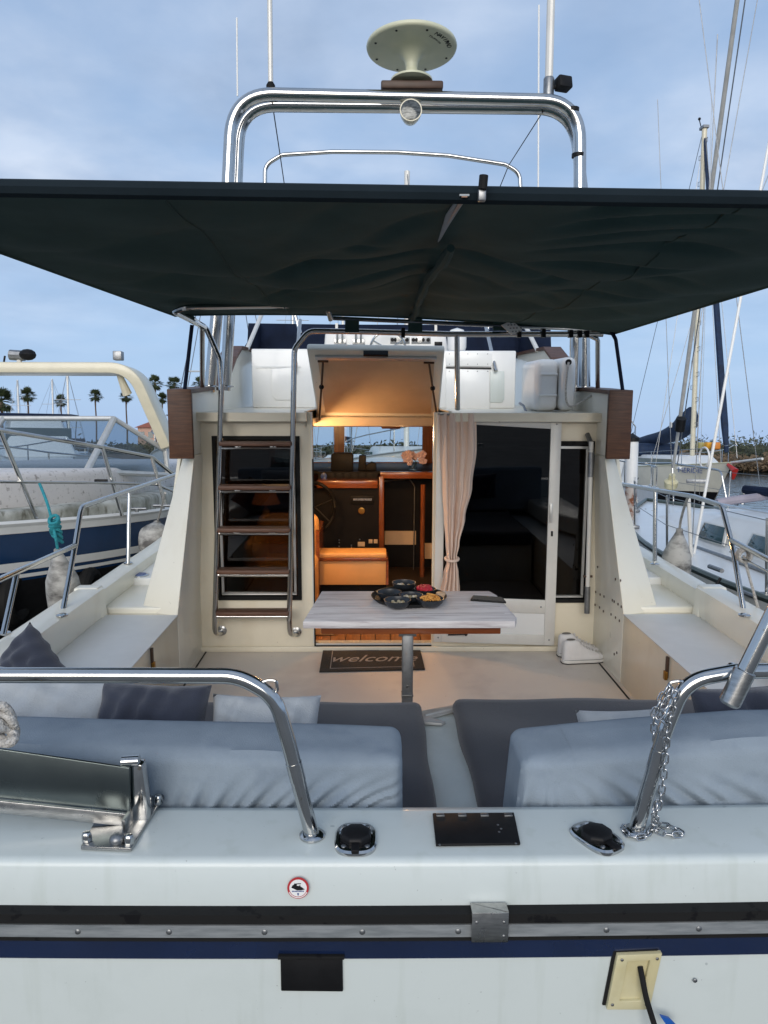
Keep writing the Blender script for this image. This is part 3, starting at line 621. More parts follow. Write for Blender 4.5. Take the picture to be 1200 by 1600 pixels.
# ---- flybridge
FZ = 1.60
hx0, hx1 = P(494, 650, y=5.75).x, P(686, 650, y=5.75).x
fb = MB(); wall(fb, -1.335, 1.335, BY, 9.2, [(hx0, hx1, BY-.1, 5.75)], 0, 1)
fb.v = [Vector((p.x, p.z, FZ-.055+.055*p.y)) for p in fb.v]
fbo = fb.build('flybridge_deck', GELB, Y, smooth=False)
MB().box(hx0-.02, hx1+.02, 5.75, 5.79, FZ-.12, FZ+.012).build('hatch_coaming', BEIGE, fbo, bevel=.008)
for xx in (hx0, hx1): MB().box(xx-.02, xx+.0, BY, 5.75, FZ-.1, FZ+.01).build('hatch_edge', GELB, fbo, bevel=.004) if xx == hx0 else MB().box(xx, xx+.02, BY, 5.75, FZ-.1, FZ+.01).build('hatch_edge', GELB, fbo, bevel=.004)
for sx in (-1, 1):
    yz = [(4.72, 1.335), (4.72, 1.72), (5.15, 1.735), (5.75, 1.75), (6.0, 1.84), (6.3, 1.99), (6.6, 2.09), (9.2, 2.12), (9.2, 1.2), (5.06, 1.2), (5.0, 1.335)]
    m = MB().prism([(sx*1.285, a, b) for a, b in yz], (sx*.11, 0, 0)); co = m.build('flybridge_coaming', GEL, Y, bevel=.008)
    MB().box(min(sx*1.262, sx*1.408), max(sx*1.262, sx*1.408), 4.685, 4.72, 1.325, 1.745).build('teak_end', TEAK, co, bevel=.006)
    tp = [(4.72, 1.72), (5.15, 1.735), (5.75, 1.75), (6.0, 1.84), (6.3, 1.99), (6.6, 2.09), (9.2, 2.12)]; m = MB()
    for i in range(len(tp)-1):
        (ya, za), (yb2, zb) = tp[i], tp[i+1]
        m.add([(sx*1.265, ya, za), (sx*1.412, ya, za), (sx*1.412, yb2, zb), (sx*1.265, yb2, zb), (sx*1.265, ya, za+.024), (sx*1.412, ya, za+.024), (sx*1.412, yb2, zb+.024), (sx*1.265, yb2, zb+.024)],
              [(0, 1, 2, 3), (4, 5, 6, 7), (0, 1, 5, 4), (2, 3, 7, 6), (0, 3, 7, 4), (1, 2, 6, 5)])
    m.build('teak_capping', TEAK, co, weld=True)
    MB().prism([(sx*1.40, 4.95, 1.34), (sx*1.40, 9.2, 1.2), (sx*1.40, 9.2, .5), (sx*1.56, 5.02, .5)], (sx*.02, 0, 0)).build('cabin_side', GEL, co)
# flybridge cabinets and console
CY = 6.5
cab = MB().box(-1.18, hx0-.06, CY, 7.1, FZ, P(440, 545, y=CY).z).build('flybridge_seat_cabinet', PANEL, Y, bevel=.012)
m = MB().pp([(424, 576), (458, 574), (458, 625), (431, 625), (425, 618)], CY-.012, .013); m.build('locker_door', PANEL, cab, bevel=.004)
m = MB().pp([(400, 572), (470, 571), (470, 574), (400, 575)], CY-.008, .009); m.build('panel_joint', PANEL, cab)
cab2 = MB().box(hx1+.02, 1.02, CY, 7.1, FZ, P(800, 548, y=CY).z).build('flybridge_helm_cabinet', PANEL, Y, bevel=.012)
MB().pp([(697, 576), (764, 578), (765, 642), (697, 640)], CY-.014, .015).build('locker_door', PANEL, cab2, bevel=.003)
MB().pp([(697, 549), (768, 551), (768, 573), (697, 572)], CY-.018, .019).build('upper_panel', PANEL, cab2, bevel=.003)
MB().pp([(697, 573.5), (768, 574.5), (768, 576.5), (697, 575.5)], CY-.016, .016).build('dark_joint', BLK, cab2)
MB().pp([(766, 580), (788, 580), (788, 624), (784, 629), (766, 629)], CY-.010, .011).build('side_door', GELW, cab2, bevel=.003)
for a in (702, 716, 731, 746, 762):
    for b in (553, 569, 580): c = P(a, b, y=CY-.019); inst(sc, cab2, T(*c) @ RX(90) @ Matrix.Scale(.7, 4))
CNY = 7.3
con = MB().pp([(508, 520), (697, 524), (702, 560), (505, 560)], CNY, .35).build('helm_console', WHITEP, Y, bevel=.02, seg=3)
for a in (522, 551):
    MB().pp([(a, 530), (a+19, 530), (a+19, 540), (a, 540)], CNY-.012, .013).build('lever_plate', STEELB, con, bevel=.002)
    for b in (5, 13): MB().tube([P(a+b, 535, y=CNY-.02), P(a+b, 521, y=CNY-.05)], .010, 8).build('throttle_lever', STEEL, con)
for a in (610, 643):
    MB().pp([(a, 527), (a+30, 527), (a+30, 537), (a, 537)], CNY-.008, .009).build('gauge_panel', GALV, con, bevel=.002)
    for b in (3, 8, 13, 18, 26):
        c = P(a+b, 531, y=CNY-.009); MB().lathe([(.017 if b != 13 else .03, 0), (.017 if b != 13 else .03, .008), (1e-6, .01)], 14, T(*c) @ RX(90)).build('gauge', BLK if b != 13 else STEELB, con)
MB().pp([(679, 534), (691, 534), (691, 540), (679, 540)], CNY-.008, .009).build('switch', BLK, con, bevel=.002)
wc = P(606, 546, y=CNY-.12); ring = [wc+Vector((.16*math.cos(2*math.pi*i/32), -.03*math.sin(2*math.pi*i/32), .16*math.sin(2*math.pi*i/32))) for i in range(32)]
wh = MB().tube(ring, .011, 8, closed=True).build('steering_wheel', STEEL, Y)
for k in (30, 150, 270): MB().tube([wc, wc+Vector((.155*math.cos(R(k)), 0, .155*math.sin(R(k))))], .008, 8).build('spoke', STEEL, wh)
# navy canvas screen round the flybridge
def scr(pxs, y0, nm='canvas_screen'):
    return MB().pp(pxs, y0, .02)
cs = scr([(388, 505), (534, 507), (860, 508), (862, 560), (385, 560)], 7.9).build('canvas_screen', CANVB, Y)
for sx in (-1, 1):
    MB().prism([(sx*1.30, 7.92, 2.08), (sx*1.30, 7.92, P(388, 505, y=7.92).z), (sx*1.33, 6.9, 2.06)], (sx*.015, 0, 0)).build('side_wing', CANVB, cs)
    MB().tube([(sx*1.28, 6.9, 2.10), (sx*1.22, 7.6, 2.52)], .02, 8).build('stay_tube', ALUW, cs)
    MB().tube([P(469 if sx < 0 else 757, 500, y=6.8), P(461 if sx < 0 else 775, 580, y=6.45)], .016, 8).build('canopy_leg', STEEL, cs)
for a in (526, 681): MB().pp([(a-2, 505), (a+2, 505), (a+2, 525), (a-2, 525)], 7.88, .01).build('batten', ALUW, cs)
c = P(714, 530, y=7.0); MB().lathe([(.075, 0), (.085, .03), (.085, .12), (.06, .18), (1e-6, .2)], 20, T(c.x, c.y, c.z-.1)).build('searchlight', WHITEP, Y)
# ---- open roof hatch lid over the door
LH, LT = 5.75, 5.06
lq = [P(479, 546, y=LT), P(695, 549, y=LT), P(686, 652, y=LH), P(496, 650, y=LH)]
nrm = (lq[1]-lq[0]).cross(lq[3]-lq[0]).normalized();  nrm = nrm if nrm.y > 0 else -nrm
lid = MB().prism(lq, nrm*.05).build('hatch_lid', GEL, Y, bevel=.015, seg=3)
cen = sum(lq, Vector())/4; ins = [c*.86+cen*.14 for c in lq]
MB().prism([c-nrm*.006 for c in ins], nrm*.008).build('inner_lining', BEIGE, lid, bevel=.003)
ux = (lq[1]-lq[0]).normalized(); uv = (lq[3]-lq[0]).normalized()
b0 = lq[0]+uv*.055+ux*.05; b1 = lq[1]+uv*.055-ux*.05
MB().prism([b0, b1, b1+uv*.035, b0+uv*.035], -nrm*.02).build('edge_trim', ALU, lid, bevel=.003)
c = (lq[0]+lq[1])/2; MB().prism([c-ux*.08, c+ux*.08, c+ux*.08+uv*.02, c-ux*.08+uv*.02], -nrm*.035).build('latch', BLK, lid, bevel=.003)
for s in (.11, .89):
    p_ = lq[0].lerp(lq[1], s)+uv*.11-nrm*.012; q_ = lq[3].lerp(lq[2], .04 if s < .5 else .96)+Vector((0, -.32, -.02))
    stt = MB().tube([p_, q_], .0075, 8).build('gas_strut', BROWNM, lid); k_ = p_.lerp(q_, .42); MB().ball(k_, .018, 10, 6).build('strut_knob', BLK, lid)
    MB().prism([p_-ux*.035, p_+ux*.035, p_+ux*.035-uv*.012, p_-ux*.035-uv*.012], -nrm*.01).build('strut_bracket', BROWNM, lid)
# ---- radar arch: two bent hoops
AY = 5.5
def hoop(pix, y, r, par, nm, fr):
    return MB().tube(fillet([P(*q_, y=y) for q_ in pix], fr, 12), r, 18).build(nm, STEEL, par)
ar = hoop([(328, 612), (356, 290), (363, 146), (906, 158), (906, 290), (898, 612)], AY-.08, .042, Y, 'radar_arch', .30)
hoop([(352, 610), (370, 290), (375, 165), (896, 170), (910, 300), (914, 612)], AY+.08, .040, ar, 'rear_hoop', .30)
for px_, py_ in ((328, 611), (352, 607), (898, 611), (914, 608)):
    c = P(px_, py_, y=AY-.08 if px_ in (328, 898) else AY+.08); MB().lathe([(.065, 0), (.065, .008), (.045, .014)], 20, T(c.x, c.y, 1.762)).build('arch_foot', STEEL, ar)
m = MB()
for i in range(9):
    t_ = i/8; y_ = 170+440*t_
for (a, b) in ((894, 172), (904, 243)): c = P(a, b, y=AY-.08); MB().lathe([(.046, -.012), (.046, .012)], 16, T(*c)).build('cable_tie', BLK, ar)
mb_ = MB().box(-.205, .205, -.09, .09, 0, .052, T(*P(643, 146, y=AY))).build('radar_mount', BROWNM, ar, bevel=.012)
rc_ = P(643, 128, y=AY)
RTILT = T(*rc_) @ RX(-6)
rd_ = MB().lathe([(.14, -.005), (.14, .008), (.09, .018), (.055, .026), (.043, .05), (.040, .09), (.047, .13), (.07, .17), (.10, .193), (.14, .200), (.285, .204), (.297, .209), (.302, .222), (.297, .236), (.27, .25), (.16, .265), (1e-6, .27)], 56, RTILT).build('radar_antenna', GREENISH, Y, angle=50)
for k in range(8):
    a = R(20+45*k); MB().lathe([(.008, 0), (.008, .003), (1e-6, .003)], 8, RTILT @ T(.255*math.cos(a), .255*math.sin(a), .2025) @ RX(180)).build('screw_hole', BLK, rd_)
for txt, rad, a0, sz, st__ in (('NAVIRAD', .250, -52, .045, 6.5), ('Thomson', .205, -58, .03, 5.0)):
    for i, ch in enumerate(txt):
        a = a0+st__*i
        lettering(ch, sz, BLK, rd_, RTILT @ T(rad*math.cos(R(a)), rad*math.sin(R(a)), .2018) @ RZ(a+90) @ RX(180))
lc = P(642, 172, y=AY-.14)
fl = MB().lathe([(.03, .14), (.05, .11), (.068, .05), (.073, .01), (.073, -.004)], 24, T(*lc) @ RX(90) @ RX(-8) @ RX(180)).build('arch_floodlight', CREAM, Y)
MB().lathe([(1e-6, -.012), (.05, -.010), (.066, -.005), (.066, .002)], 24, T(*lc) @ RX(90) @ RX(-8) @ RX(180)).build('lens', LENS, fl)
MB().box(-.09, .09, -.02, .02, 0, .04, T(lc.x, lc.y+.06, lc.z+.075)).build('bracket', CREAM, fl, bevel=.005)
# aerials
def aerial(px0, py0, px1, py1, y, r, mt, label=None):
    a, b = P(px0, py0, y=y), P(px1, py1, y=y); return MB().tube([a, b, b+(b-a)*(.35 if py1 <= 0 else 0)] if py1 <= 0 else [a, b], r, 10).build('aerial', mt, Y)
a1 = aerial(423, 140, 421, -40, AY, .017, ALUW); MB().lathe([(.03, -.02), (.03, .01), (.018, .03)], 14, T(*P(423, 136, y=AY))).build('aerial_base', RUB, a1)
a2 = aerial(857, 148, 862, -40, AY, .027, ALUW); MB().lathe([(.036, -.03), (.036, .09), (.03, .1)], 14, T(*P(857, 146, y=AY))).build('aerial_base', GALV, a2)
aerial(371, 150, 370, 28, AY+.1, .006, WHITEP); aerial(841, 296, 842, 8, 7.4, .008, WHITEP)
c = P(880, 131, y=AY); cmn = MB().box(-.05, .05, -.04, .04, -.04, .04, T(*c) @ RZ(20) @ RX(-12)).build('arch_camera', BLK, Y, bevel=.01)
MB().tube([P(858, 140, y=AY), c], .012, 8).build('arm', BLK, cmn)
# thin forward hoop
fh = MB().tube(fillet([P(414, 330, y=7.0), P(414, 258, y=7.0), P(440, 242, y=7.0), P(520, 237, y=7.0), P(620, 238, y=7.0), P(700, 243, y=7.0), P(790, 257, y=7.0), P(812, 270, y=7.0), P(815, 330, y=7.0)], .12, 8), .019, 12).build('canopy_hoop', STEEL, Y)
for s in (0, 1):
    a, b = (P(414, 330, y=7.0), P(469, 520, y=6.85)) if s == 0 else (P(815, 330, y=7.0), P(760, 520, y=6.85)); MB().tube([a, b], .017, 10).build('hoop_leg', STEEL, fh)
MB().tube([P(425, 158, y=AY), P(437, 238, y=6.3), P(446, 300, y=7.0)], .004, 6).build('stay_cord', BLK, fh)
MB().tube([P(850, 172, y=AY), P(795, 258, y=7.0), P(778, 300, y=7.1)], .004, 6).build('stay_cord', BLK, fh)
# ---- awning
AZ = 2.2
AWC = []
for a, b, c_, d, dep, wd in ((700, 345, 470, 415, .016, .05), (668, 404, 420, 424, .022, .035), (662, 420, 410, 446, .020, .03), (656, 440, 400, 463, .020, .03), (640, 462, 480, 478, .014, .025), (560, 325, 430, 395, .012, .05), (330, 330, 280, 420, .008, .06), (600, 385, 470, 400, .010, .03),
        (705, 400, 905, 432, .014, .04), (690, 420, 880, 456, .012, .035), (900, 342, 1190, 326, .014, .03), (870, 358, 1190, 346, .014, .03), (850, 374, 1190, 367, .014, .03), (835, 390, 1170, 390, .014, .03), (825, 406, 1140, 412, .014, .03), (815, 424, 1110, 434, .012, .03), (800, 442, 1080, 455, .010, .03), (730, 370, 760, 440, .010, .04)):
    p_, q_ = P(a, b, z=2.17), P(c_, d, z=2.17); AWC.append((p_.x, p_.y, q_.x, q_.y, dep*1.9, wd*.9))
def awn(u, v):                                        # u across (0 left .. 1 right), v from near (0) to far (1)
    zl = 2.20-.0*v; zr = 2.185-.10*v
    near_l, near_r = Vector((-1.46, 1.90, zl)), Vector((1.46, 1.95, 2.185)); far_l, far_r = P(272, 492, y=4.85), P(958, 521, y=4.85)
    near = near_l.lerp(near_r, u); far = far_l.lerp(far_r, u)
    far.z += .055*math.sin(math.pi*min(1, max(0, u)))**.8*.9
    p = near.lerp(far, v)
    # scalloped sides, sag between the ridge pole and the edges
    s = abs(u-.5)*2; sag = math.sin(math.pi*v)
    rid = math.exp(-((u-.52)/.06)**2)
    p.z += -.05*sag*(1-s**2)*(1-rid) - .006*sag*math.sin(math.pi*s)
    # folds radiating from the ridge and along the edge
    ed = 1-s**8
    if v > .02 and v < .98:
        d = (u-.52); ph = v*9+abs(d)*7
        p.z += ed*.022*math.sin(ph*2.4+d*3)*min(1, abs(d)*5)*sag + ed*.012*math.sin(v*31+d*14)*math.exp(-abs(d)*3.5)*sag
        p.z += ed*.020*(1-abs(math.sin((v*.9-.55*abs(d))*15)))**2*min(1, abs(d)*4)*sag
        p.z += .022*math.exp(-((v-.72-.25*max(0, -d))/.05)**2)*math.exp(-(abs(d+.1)/.18)**2)
    if .02 < v < .98 and 0 < u < 1:
        for ax, ay, bx_, by_, dep, wd in AWC:
            dx, dy_ = bx_-ax, by_-ay; t_ = max(0, min(1, ((p.x-ax)*dx+(p.y-ay)*dy_)/(dx*dx+dy_*dy_))); k = math.hypot(p.x-ax-dx*t_, (p.y-ay-dy_*t_)+.05*math.sin(math.pi*t_))/wd
            if k < 3.5: p.z += ed*dep*math.exp(-k*k)*min(1, .25+3*t_)*min(1, 3*(1-t_)+.1)
    return p
m = MB().grid(161, 141, awn); aw = m.build('awning', CANV, Y, sol=.003, angle=80, label='dark green canvas awning stretched over the cockpit')
def hemw(pts, r, nm, mt=CANV): return MB().tube(pts, r, 8).build(nm, mt, aw)
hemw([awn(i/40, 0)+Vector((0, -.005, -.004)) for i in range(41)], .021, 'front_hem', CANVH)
for u in (0, 1): hemw([awn(u, i/30) for i in range(31)], .010, 'side_hem')
hemw([awn(i/40, 1)+Vector((0, .004, 0)) for i in range(41)], .012, 'rear_hem')
for u in (.27, .76): hemw([awn(u, i/60)+Vector((0, 0, -.004)) for i in range(61)], .0035, 'sewn_seam')
# ridge sleeve with lacing slit and pole
rp0 = P(757, 296, z=2.17); rp1 = P(649, 492, y=4.83)
MB().tube([rp0.lerp(rp1, .12)+Vector((0, 0, .045)), rp1+Vector((0, 0, .04))], .014, 10).build('ridge_pole', ALUW, aw)
def slitp(a, b, dz): p = P(a, b, z=2.15); return Vector((p.x, p.y, awn(.5+p.x/2.9, (p.y-1.9)/2.95).z-dz))
MB().prism([slitp(a, b, .012) for a, b in ((718, 327), (733, 327), (712, 357), (688, 388), (684, 392), (696, 362))], (0, 0, .004)).build('slit_edging', PILLL, aw)
MB().prism([slitp(a, b, .015) for a, b in ((721, 327), (730, 327), (711, 355), (697, 369))], (0, 0, .002)).build('exposed_pole', mat('pole_varnish', (.36, .19, .12), .4), aw)
MB().tube([rp0.lerp(rp1, t_)+Vector((-.032+.01*math.sin(t_*9), 0, -.03+.006*math.sin(t_*20))) for t_ in [.18+.8*i/20 for i in range(21)]], [.012+.010*math.sin(i*.9)**2 for i in range(21)], 8).build('ridge_sleeve', CANV, aw)
for (a, b, c_) in ((640, 682, 412), (632, 672, 437)):
    t0, t1 = P(a, c_+8, y=4.2), P(b, c_+4, y=4.2)
    MB().tube(spline([t0, t0.lerp(t1, .35)+Vector((0, 0, .018)), t0.lerp(t1, .6)+Vector((0, 0, -.005)), t1, t1+Vector((.004, 0, .03))], 5), .006, 6).build('lacing_strap', BLK, aw)
    MB().box(-.012, .012, -.006, .006, -.012, .012, T(*t1)).build('brass_hook', COPPER, aw, bevel=.003)
tg = P(755, 283, z=2.19); MB().tube([P(756, 274, y=1.87), P(754, 296, y=1.87)], .0105, 10).build('pole_end_cap', RUB, aw)
MB().box(-.009, .009, -.010, .010, -.018, .010, T(*P(753, 302, y=1.88))).build('pole_clamp', GALV, aw, bevel=.003)
# awning frame tubes
MB().tube(fillet([P(517, 500, y=4.6), P(512, 482, y=4.55), P(490, 477, y=4.5), P(290, 480, y=4.1), P(272, 487, y=4.15), P(320, 512, y=4.8)], .06, 6), .015, 10).build('frame_tube', STEEL, aw)
MB().tube([P(300, 508, y=4.78), P(288, 614, y=4.74)], .012, 8).build('tie_strap', CANVB, aw); MB().tube(fillet([P(955, 518, y=4.8), P(962, 530, y=4.78), P(975, 625, y=4.74)], .05), .012, 8).build('tie_strap', CANVB, aw)
MB().tube(fillet([P(316, 612, y=5.2), P(316, 512, y=4.85), P(300, 497, y=4.6)], .05), .016, 12).build('frame_post', STEEL, aw)
MB().tube(fillet([P(934, 616, y=5.2), P(934, 530, y=4.86), P(880, 505, y=4.86)], .03), .015, 12).build('frame_post', STEEL, aw)
MB().tube([P(515, 497, y=4.84), P(950, 516, y=4.84)], .013, 10).build('frame_tube', STEEL, aw)
for a in (550, 649, 782): MB().pp([(a-11, 497), (a+11, 497), (a+11, 519 if a != 782 else 516), (a-11, 519 if a != 782 else 516)], 4.83, .03).build('hanging_flap', CANV, aw)
for a in (630, 812, 850, 893, 907, 918): MB().pp([(a-3, 512), (a+3, 512), (a+3, 527), (a-3, 527)], 4.83, .05).build('webbing_tie', BLK, aw)
m = MB().pp([(783, 508), (800, 500), (817, 516), (799, 523)], 4.79, .012); rs = m.build('reflector_tag', WHITEP, aw, bevel=.002)
for i in range(3):
    for j in range(3):
        a, b = 793+i*5+j*3.5, 507+j*5-i*1.5+i*1.2; MB().pp([(a, b), (a+2.4, b), (a+2.4, b+2), (a, b+2)], 4.788, .002).build('print_mark', GALV, rs)
# ---- the name on nothing: wheelhouse inside
CB = 8.05                                             # windscreen plane
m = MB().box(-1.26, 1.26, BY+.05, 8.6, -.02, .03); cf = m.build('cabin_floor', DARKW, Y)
pl = MB().box(-.05, .05, 0, 1.4, 0, .012).build('floor_plank', FLOORW, cf, bevel=.002, local=True); firstp = True
for i in range(13):
    Mx = T(-.62+.104*i, BY+.055, .03)
    if firstp: pl.matrix_basis = T(*(-ORI[cf.name])) @ Mx; firstp = False
    else: inst(pl, cf, Mx)
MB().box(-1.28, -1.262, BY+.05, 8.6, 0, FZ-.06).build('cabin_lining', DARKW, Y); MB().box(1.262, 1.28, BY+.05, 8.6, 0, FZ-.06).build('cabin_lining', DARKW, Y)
MB().box(hx1+.03, 1.26, BY+.05, 8.6, FZ-.075, FZ-.058).box(-1.26, hx0-.03, BY+.05, 8.6, FZ-.075, FZ-.058).box(hx0-.03, hx1+.03, 5.80, 8.6, FZ-.075, FZ-.058).build('cabin_headlining', BEIGE, Y)
# forward wall with windscreen
wz0, wz1 = P(600, 722, y=CB).z, P(600, 667, y=CB).z
panes = []
pxp = [(300, 522), (538, 660), (676, 900)]
holes = [(P(a, 690, y=CB).x, P(b, 690, y=CB).x, wz0, wz1) for a, b in pxp]; holes = [(max(h[0], -1.2), min(h[1], 1.2), h[2], h[3]) for h in holes]
m = MB(); wall(m, -1.27, 1.27, -.02, FZ-.05, holes, CB, CB+.05); fwl = m.build('windscreen_wall', WOODV, Y, smooth=False)
for h in holes: MB().box(h[0], h[1], CB+.02, CB+.025, h[2], h[3]).build('windscreen_pane', GLASSC, fwl)
MB().pp([(594, 664), (628, 664), (625, 670), (597, 670)], CB-.05, .04).build('mirror', WOOD, fwl, bevel=.004)
dsh = P(600, 736, y=7.2).z
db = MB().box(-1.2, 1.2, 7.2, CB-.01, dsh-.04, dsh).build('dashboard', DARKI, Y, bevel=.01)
MB().pp([(497, 737), (590, 737), (590, 751), (497, 751)], 7.15, .04).build('instrument_cluster', DARKI, db)
for i in range(7):
    c = P(506+i*12, 744, y=7.145); MB().lathe([(.03, 0), (.03, .01), (.02, .012), (1e-6, .012)], 14, T(*c) @ RX(90)).build('dial', BLK if i else BLUES, db)
MB().pp([(495, 751), (590, 751), (590, 763), (495, 763)], 6.95, .3).build('dash_trim', WOOD, db, bevel=.006)
MB().pp([(594, 738), (684, 738), (684, 748), (594, 748)], 7.1, .1).build('arch_beam', WOOD, db, bevel=.006)
MB().pp([(592, 745), (600, 745), (600, 860), (592, 860)], 6.98, .05).build('console_post', WOODV, db, bevel=.004)
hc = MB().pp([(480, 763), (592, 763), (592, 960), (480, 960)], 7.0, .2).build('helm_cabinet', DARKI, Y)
MB().pp([(548, 775), (584, 775), (584, 788), (548, 788)], 6.985, .015).build('stereo', BLK, hc, bevel=.003); MB().pp([(552, 779), (581, 779), (581, 782), (552, 782)], 6.98, .005).build('stereo_slot', STEELB, hc)
c = P(565, 798, y=6.985); MB().lathe([(.03, 0), (.03, .01), (.018, .012), (1e-6, .01)], 16, T(*c) @ RX(90)).build('ignition_ring', COPPER, hc)
for a in (576, 584): MB().pp([(a, 843), (a+6, 843), (a+6, 849), (a, 849)], 6.985, .015).build('switch', BEIGE, hc, bevel=.002)
MB().pp([(559, 847), (570, 847), (570, 854), (559, 854)], 6.985, .015).build('switch', BEIGE, hc, bevel=.002)
for a, b in ((530, 844), (530, 848), (530, 854), (549, 852), (549, 855), (562, 843)): MB().pp([(a-1, b-1), (a+1, b-1), (a+1, b+1), (a-1, b+1)], 6.99, .01).build('knob', STEELB, hc)
wc2 = P(492, 793, y=6.7); ring = [wc2+Vector((.17*math.cos(2*math.pi*i/28), .02*math.sin(i), .22*math.sin(2*math.pi*i/28))) for i in range(28)]
ws = MB().tube(ring, .016, 8, closed=True).build('wheel', BLK, hc)
for k in (20, -40): MB().tube([wc2, wc2+Vector((.165*math.cos(R(k)), 0, .2*math.sin(R(k))))], .009, 6).build('spoke', BLK, ws)
# companionway to the right, its dark opening painted as a black sheet
pt = MB().pp([(601, 748), (690, 748), (690, 1000), (601, 1000)], 7.4, .04).build('dark_opening_sheet', DARKI, Y)
MB().pp([(601, 830), (650, 830), (650, 851), (601, 851)], 7.38, .02).build('pale_band', BEIGE, pt); MB().pp([(664, 849), (690, 849), (690, 873), (664, 873)], 7.2, .02).build('pale_band', BEIGE, pt)
MB().tube([P(661, 757, y=7.0), P(659, 930, y=7.0)], .022, 10).build('grab_post', WOODV, pt)
MB().tube(fillet([P(600, 752, y=7.3), P(640, 748, y=7.3), P(648, 760, y=7.3), P(646, 900, y=7.3)], .04), .006, 8).build('door_edge', GALV, pt)
# helm seat
hs = MB().pp([(496, 877), (603, 877), (603, 914), (496, 914)], 6.2, .2).build('helm_seat', ORANGE, Y, bevel=.006)
MB().pp([(494, 872), (606, 872), (606, 877), (494, 877)], 6.18, .25).build('seat_trim', WOOD, hs, bevel=.003); MB().pp([(603, 877), (607, 877), (607, 914), (603, 914)], 6.19, .22).build('seat_corner', WOOD, hs)
za = P(550, 872, y=6.2).z; zb_ = P(550, 864, y=6.2).z; xa, xb = P(495, 870, y=6.2).x, P(604, 870, y=6.2).x
MB().box(xa, xb, 6.19, 6.42, za, zb_).build('seat_cushion', ORANGE, hs, bevel=.015, seg=3)
MB().pp([(494, 828), (499, 832), (499, 925), (494, 925)], 6.1, .5).build('seat_side', WOOD, hs)
MB().pp([(500, 914), (603, 914), (603, 1000), (500, 1000)], 6.35, .3).build('seat_plinth', DARKI, hs)
c = P(500, 991, y=5.3); MB().box(c.x-.05, c.x+.11, 5.2, 5.35, .043, .16).build('sill_glow_box', ORANGE, cf, bevel=.01)  # orange block stands in for the warm glow at the door sill
# cabin lamp
lpos = Vector((-.80, 5.45, 1.40))
lt_ = MB().lathe([(.05, -.02), (.06, 0), (.05, .03), (1e-6, .045)], 16, T(-.80, 5.45, FZ-.076) @ RX(180)).build('cabin_lamp', BULB, Y)
for nm_, pos_, en_, sz_ in (('cabin_lamp_light', lpos, 20, .08), ('cabin_ceiling_light', Vector((.05, 6.05, 1.40)), 11, .06)):
    ld_ = bpy.data.lights.new(nm_, 'POINT'); ld_.energy = en_; ld_.color = (1, .58, .26); ld_.shadow_soft_size = sz_
    lo_ = bpy.data.objects.new(nm_, ld_); C.objects.link(lo_); lo_.parent = Y; lo_.location = pos_-ORI[Y.name]
MB().lathe([(.07, 0), (.07, -.02), (.04, -.035), (1e-6, -.04)], 20, T(.05, 6.05, FZ-.076)).build('ceiling_lamp', BULB, Y)
# ---- hull below and foredeck (seen through the windscreen)
m = MB(); hb_ = []
def hull_ring(yy):
    t_ = (yy-1.40)/11.6; wv = 1.87*(1-max(0, (t_-.45)/.55)**2.3); sh = .57+max(0, yy-6)*.012
    return [(-wv, sh), (-wv*.985, .1), (-wv*.85, -.6), (-wv*.2, -1.1), (wv*.2, -1.1), (wv*.85, -.6), (wv*.985, .1), (wv, sh)]
ys_ = [1.46+11.4*i/26 for i in range(27)]
m.grid(27, 8, lambda u, v: (lambda k: Vector((k[0], ys_[round(u*26)], k[1])))(hull_ring(ys_[round(u*26)])[round(v*7)]))
m.build('hull', BLUE, Y, angle=50)
m = MB(); m.grid(12, 2, lambda u, v: (lambda yy: Vector((hull_ring(yy)[0 if v == 0 else 7][0]*.98, yy, hull_ring(yy)[0][1]+.02)))(8.1+4.7*u)); m.build('foredeck', DECK, Y)

# ================================================================== things in the cockpit
def cushion(x0, x1, y0, y1, z0, z1, r=.04, fold=None, puff=.012, nx=40, nz=16, ny=16):
    """rounded box with fold displacement: a cube-sphere style grid"""
    mb = MB(); hx, hy, hz = (x1-x0)/2, (y1-y0)/2, (z1-z0)/2; c = Vector(((x0+x1)/2, (y0+y1)/2, (z0+z1)/2))
    def rnd(p):
        q_ = Vector((max(-hx+r, min(hx-r, p.x)), max(-hy+r, min(hy-r, p.y)), max(-hz+r, min(hz-r, p.z)))); d = p-q_
        n = d.normalized() if d.length > 1e-9 else Vector((0, 0, 1)); o = q_+n*r
        pu = puff*(1-(p.x/hx)**4)*(1-(p.z/hz)**4)
        if abs(p.y) >= hy-1e-6: o += Vector((0, math.copysign(pu, p.y), 0))
        if abs(p.z) >= hz-1e-6: o += Vector((0, 0, math.copysign(puff*.6*(1-(p.x/hx)**4)*(1-(p.y/hy)**2), p.z)))
        if fold: o += n*fold((p.x+hx)/(2*hx), (p.y+hy)/(2*hy), (p.z+hz)/(2*hz), n)
        return c+o
    for s in (-1, 1):
        mb.grid(nx, nz, lambda u, v: rnd(Vector((-hx+2*hx*u, s*hy, -hz+2*hz*v))))
        mb.grid(nx, ny, lambda u, v: rnd(Vector((-hx+2*hx*u, -hy+2*hy*v, s*hz))))
        mb.grid(ny, nz, lambda u, v: rnd(Vector((s*hx, -hy+2*hy*u, -hz+2*hz*v))))
    return mb
def ridges(s, sharp=3): return (1-abs(math.sin(s)))**sharp
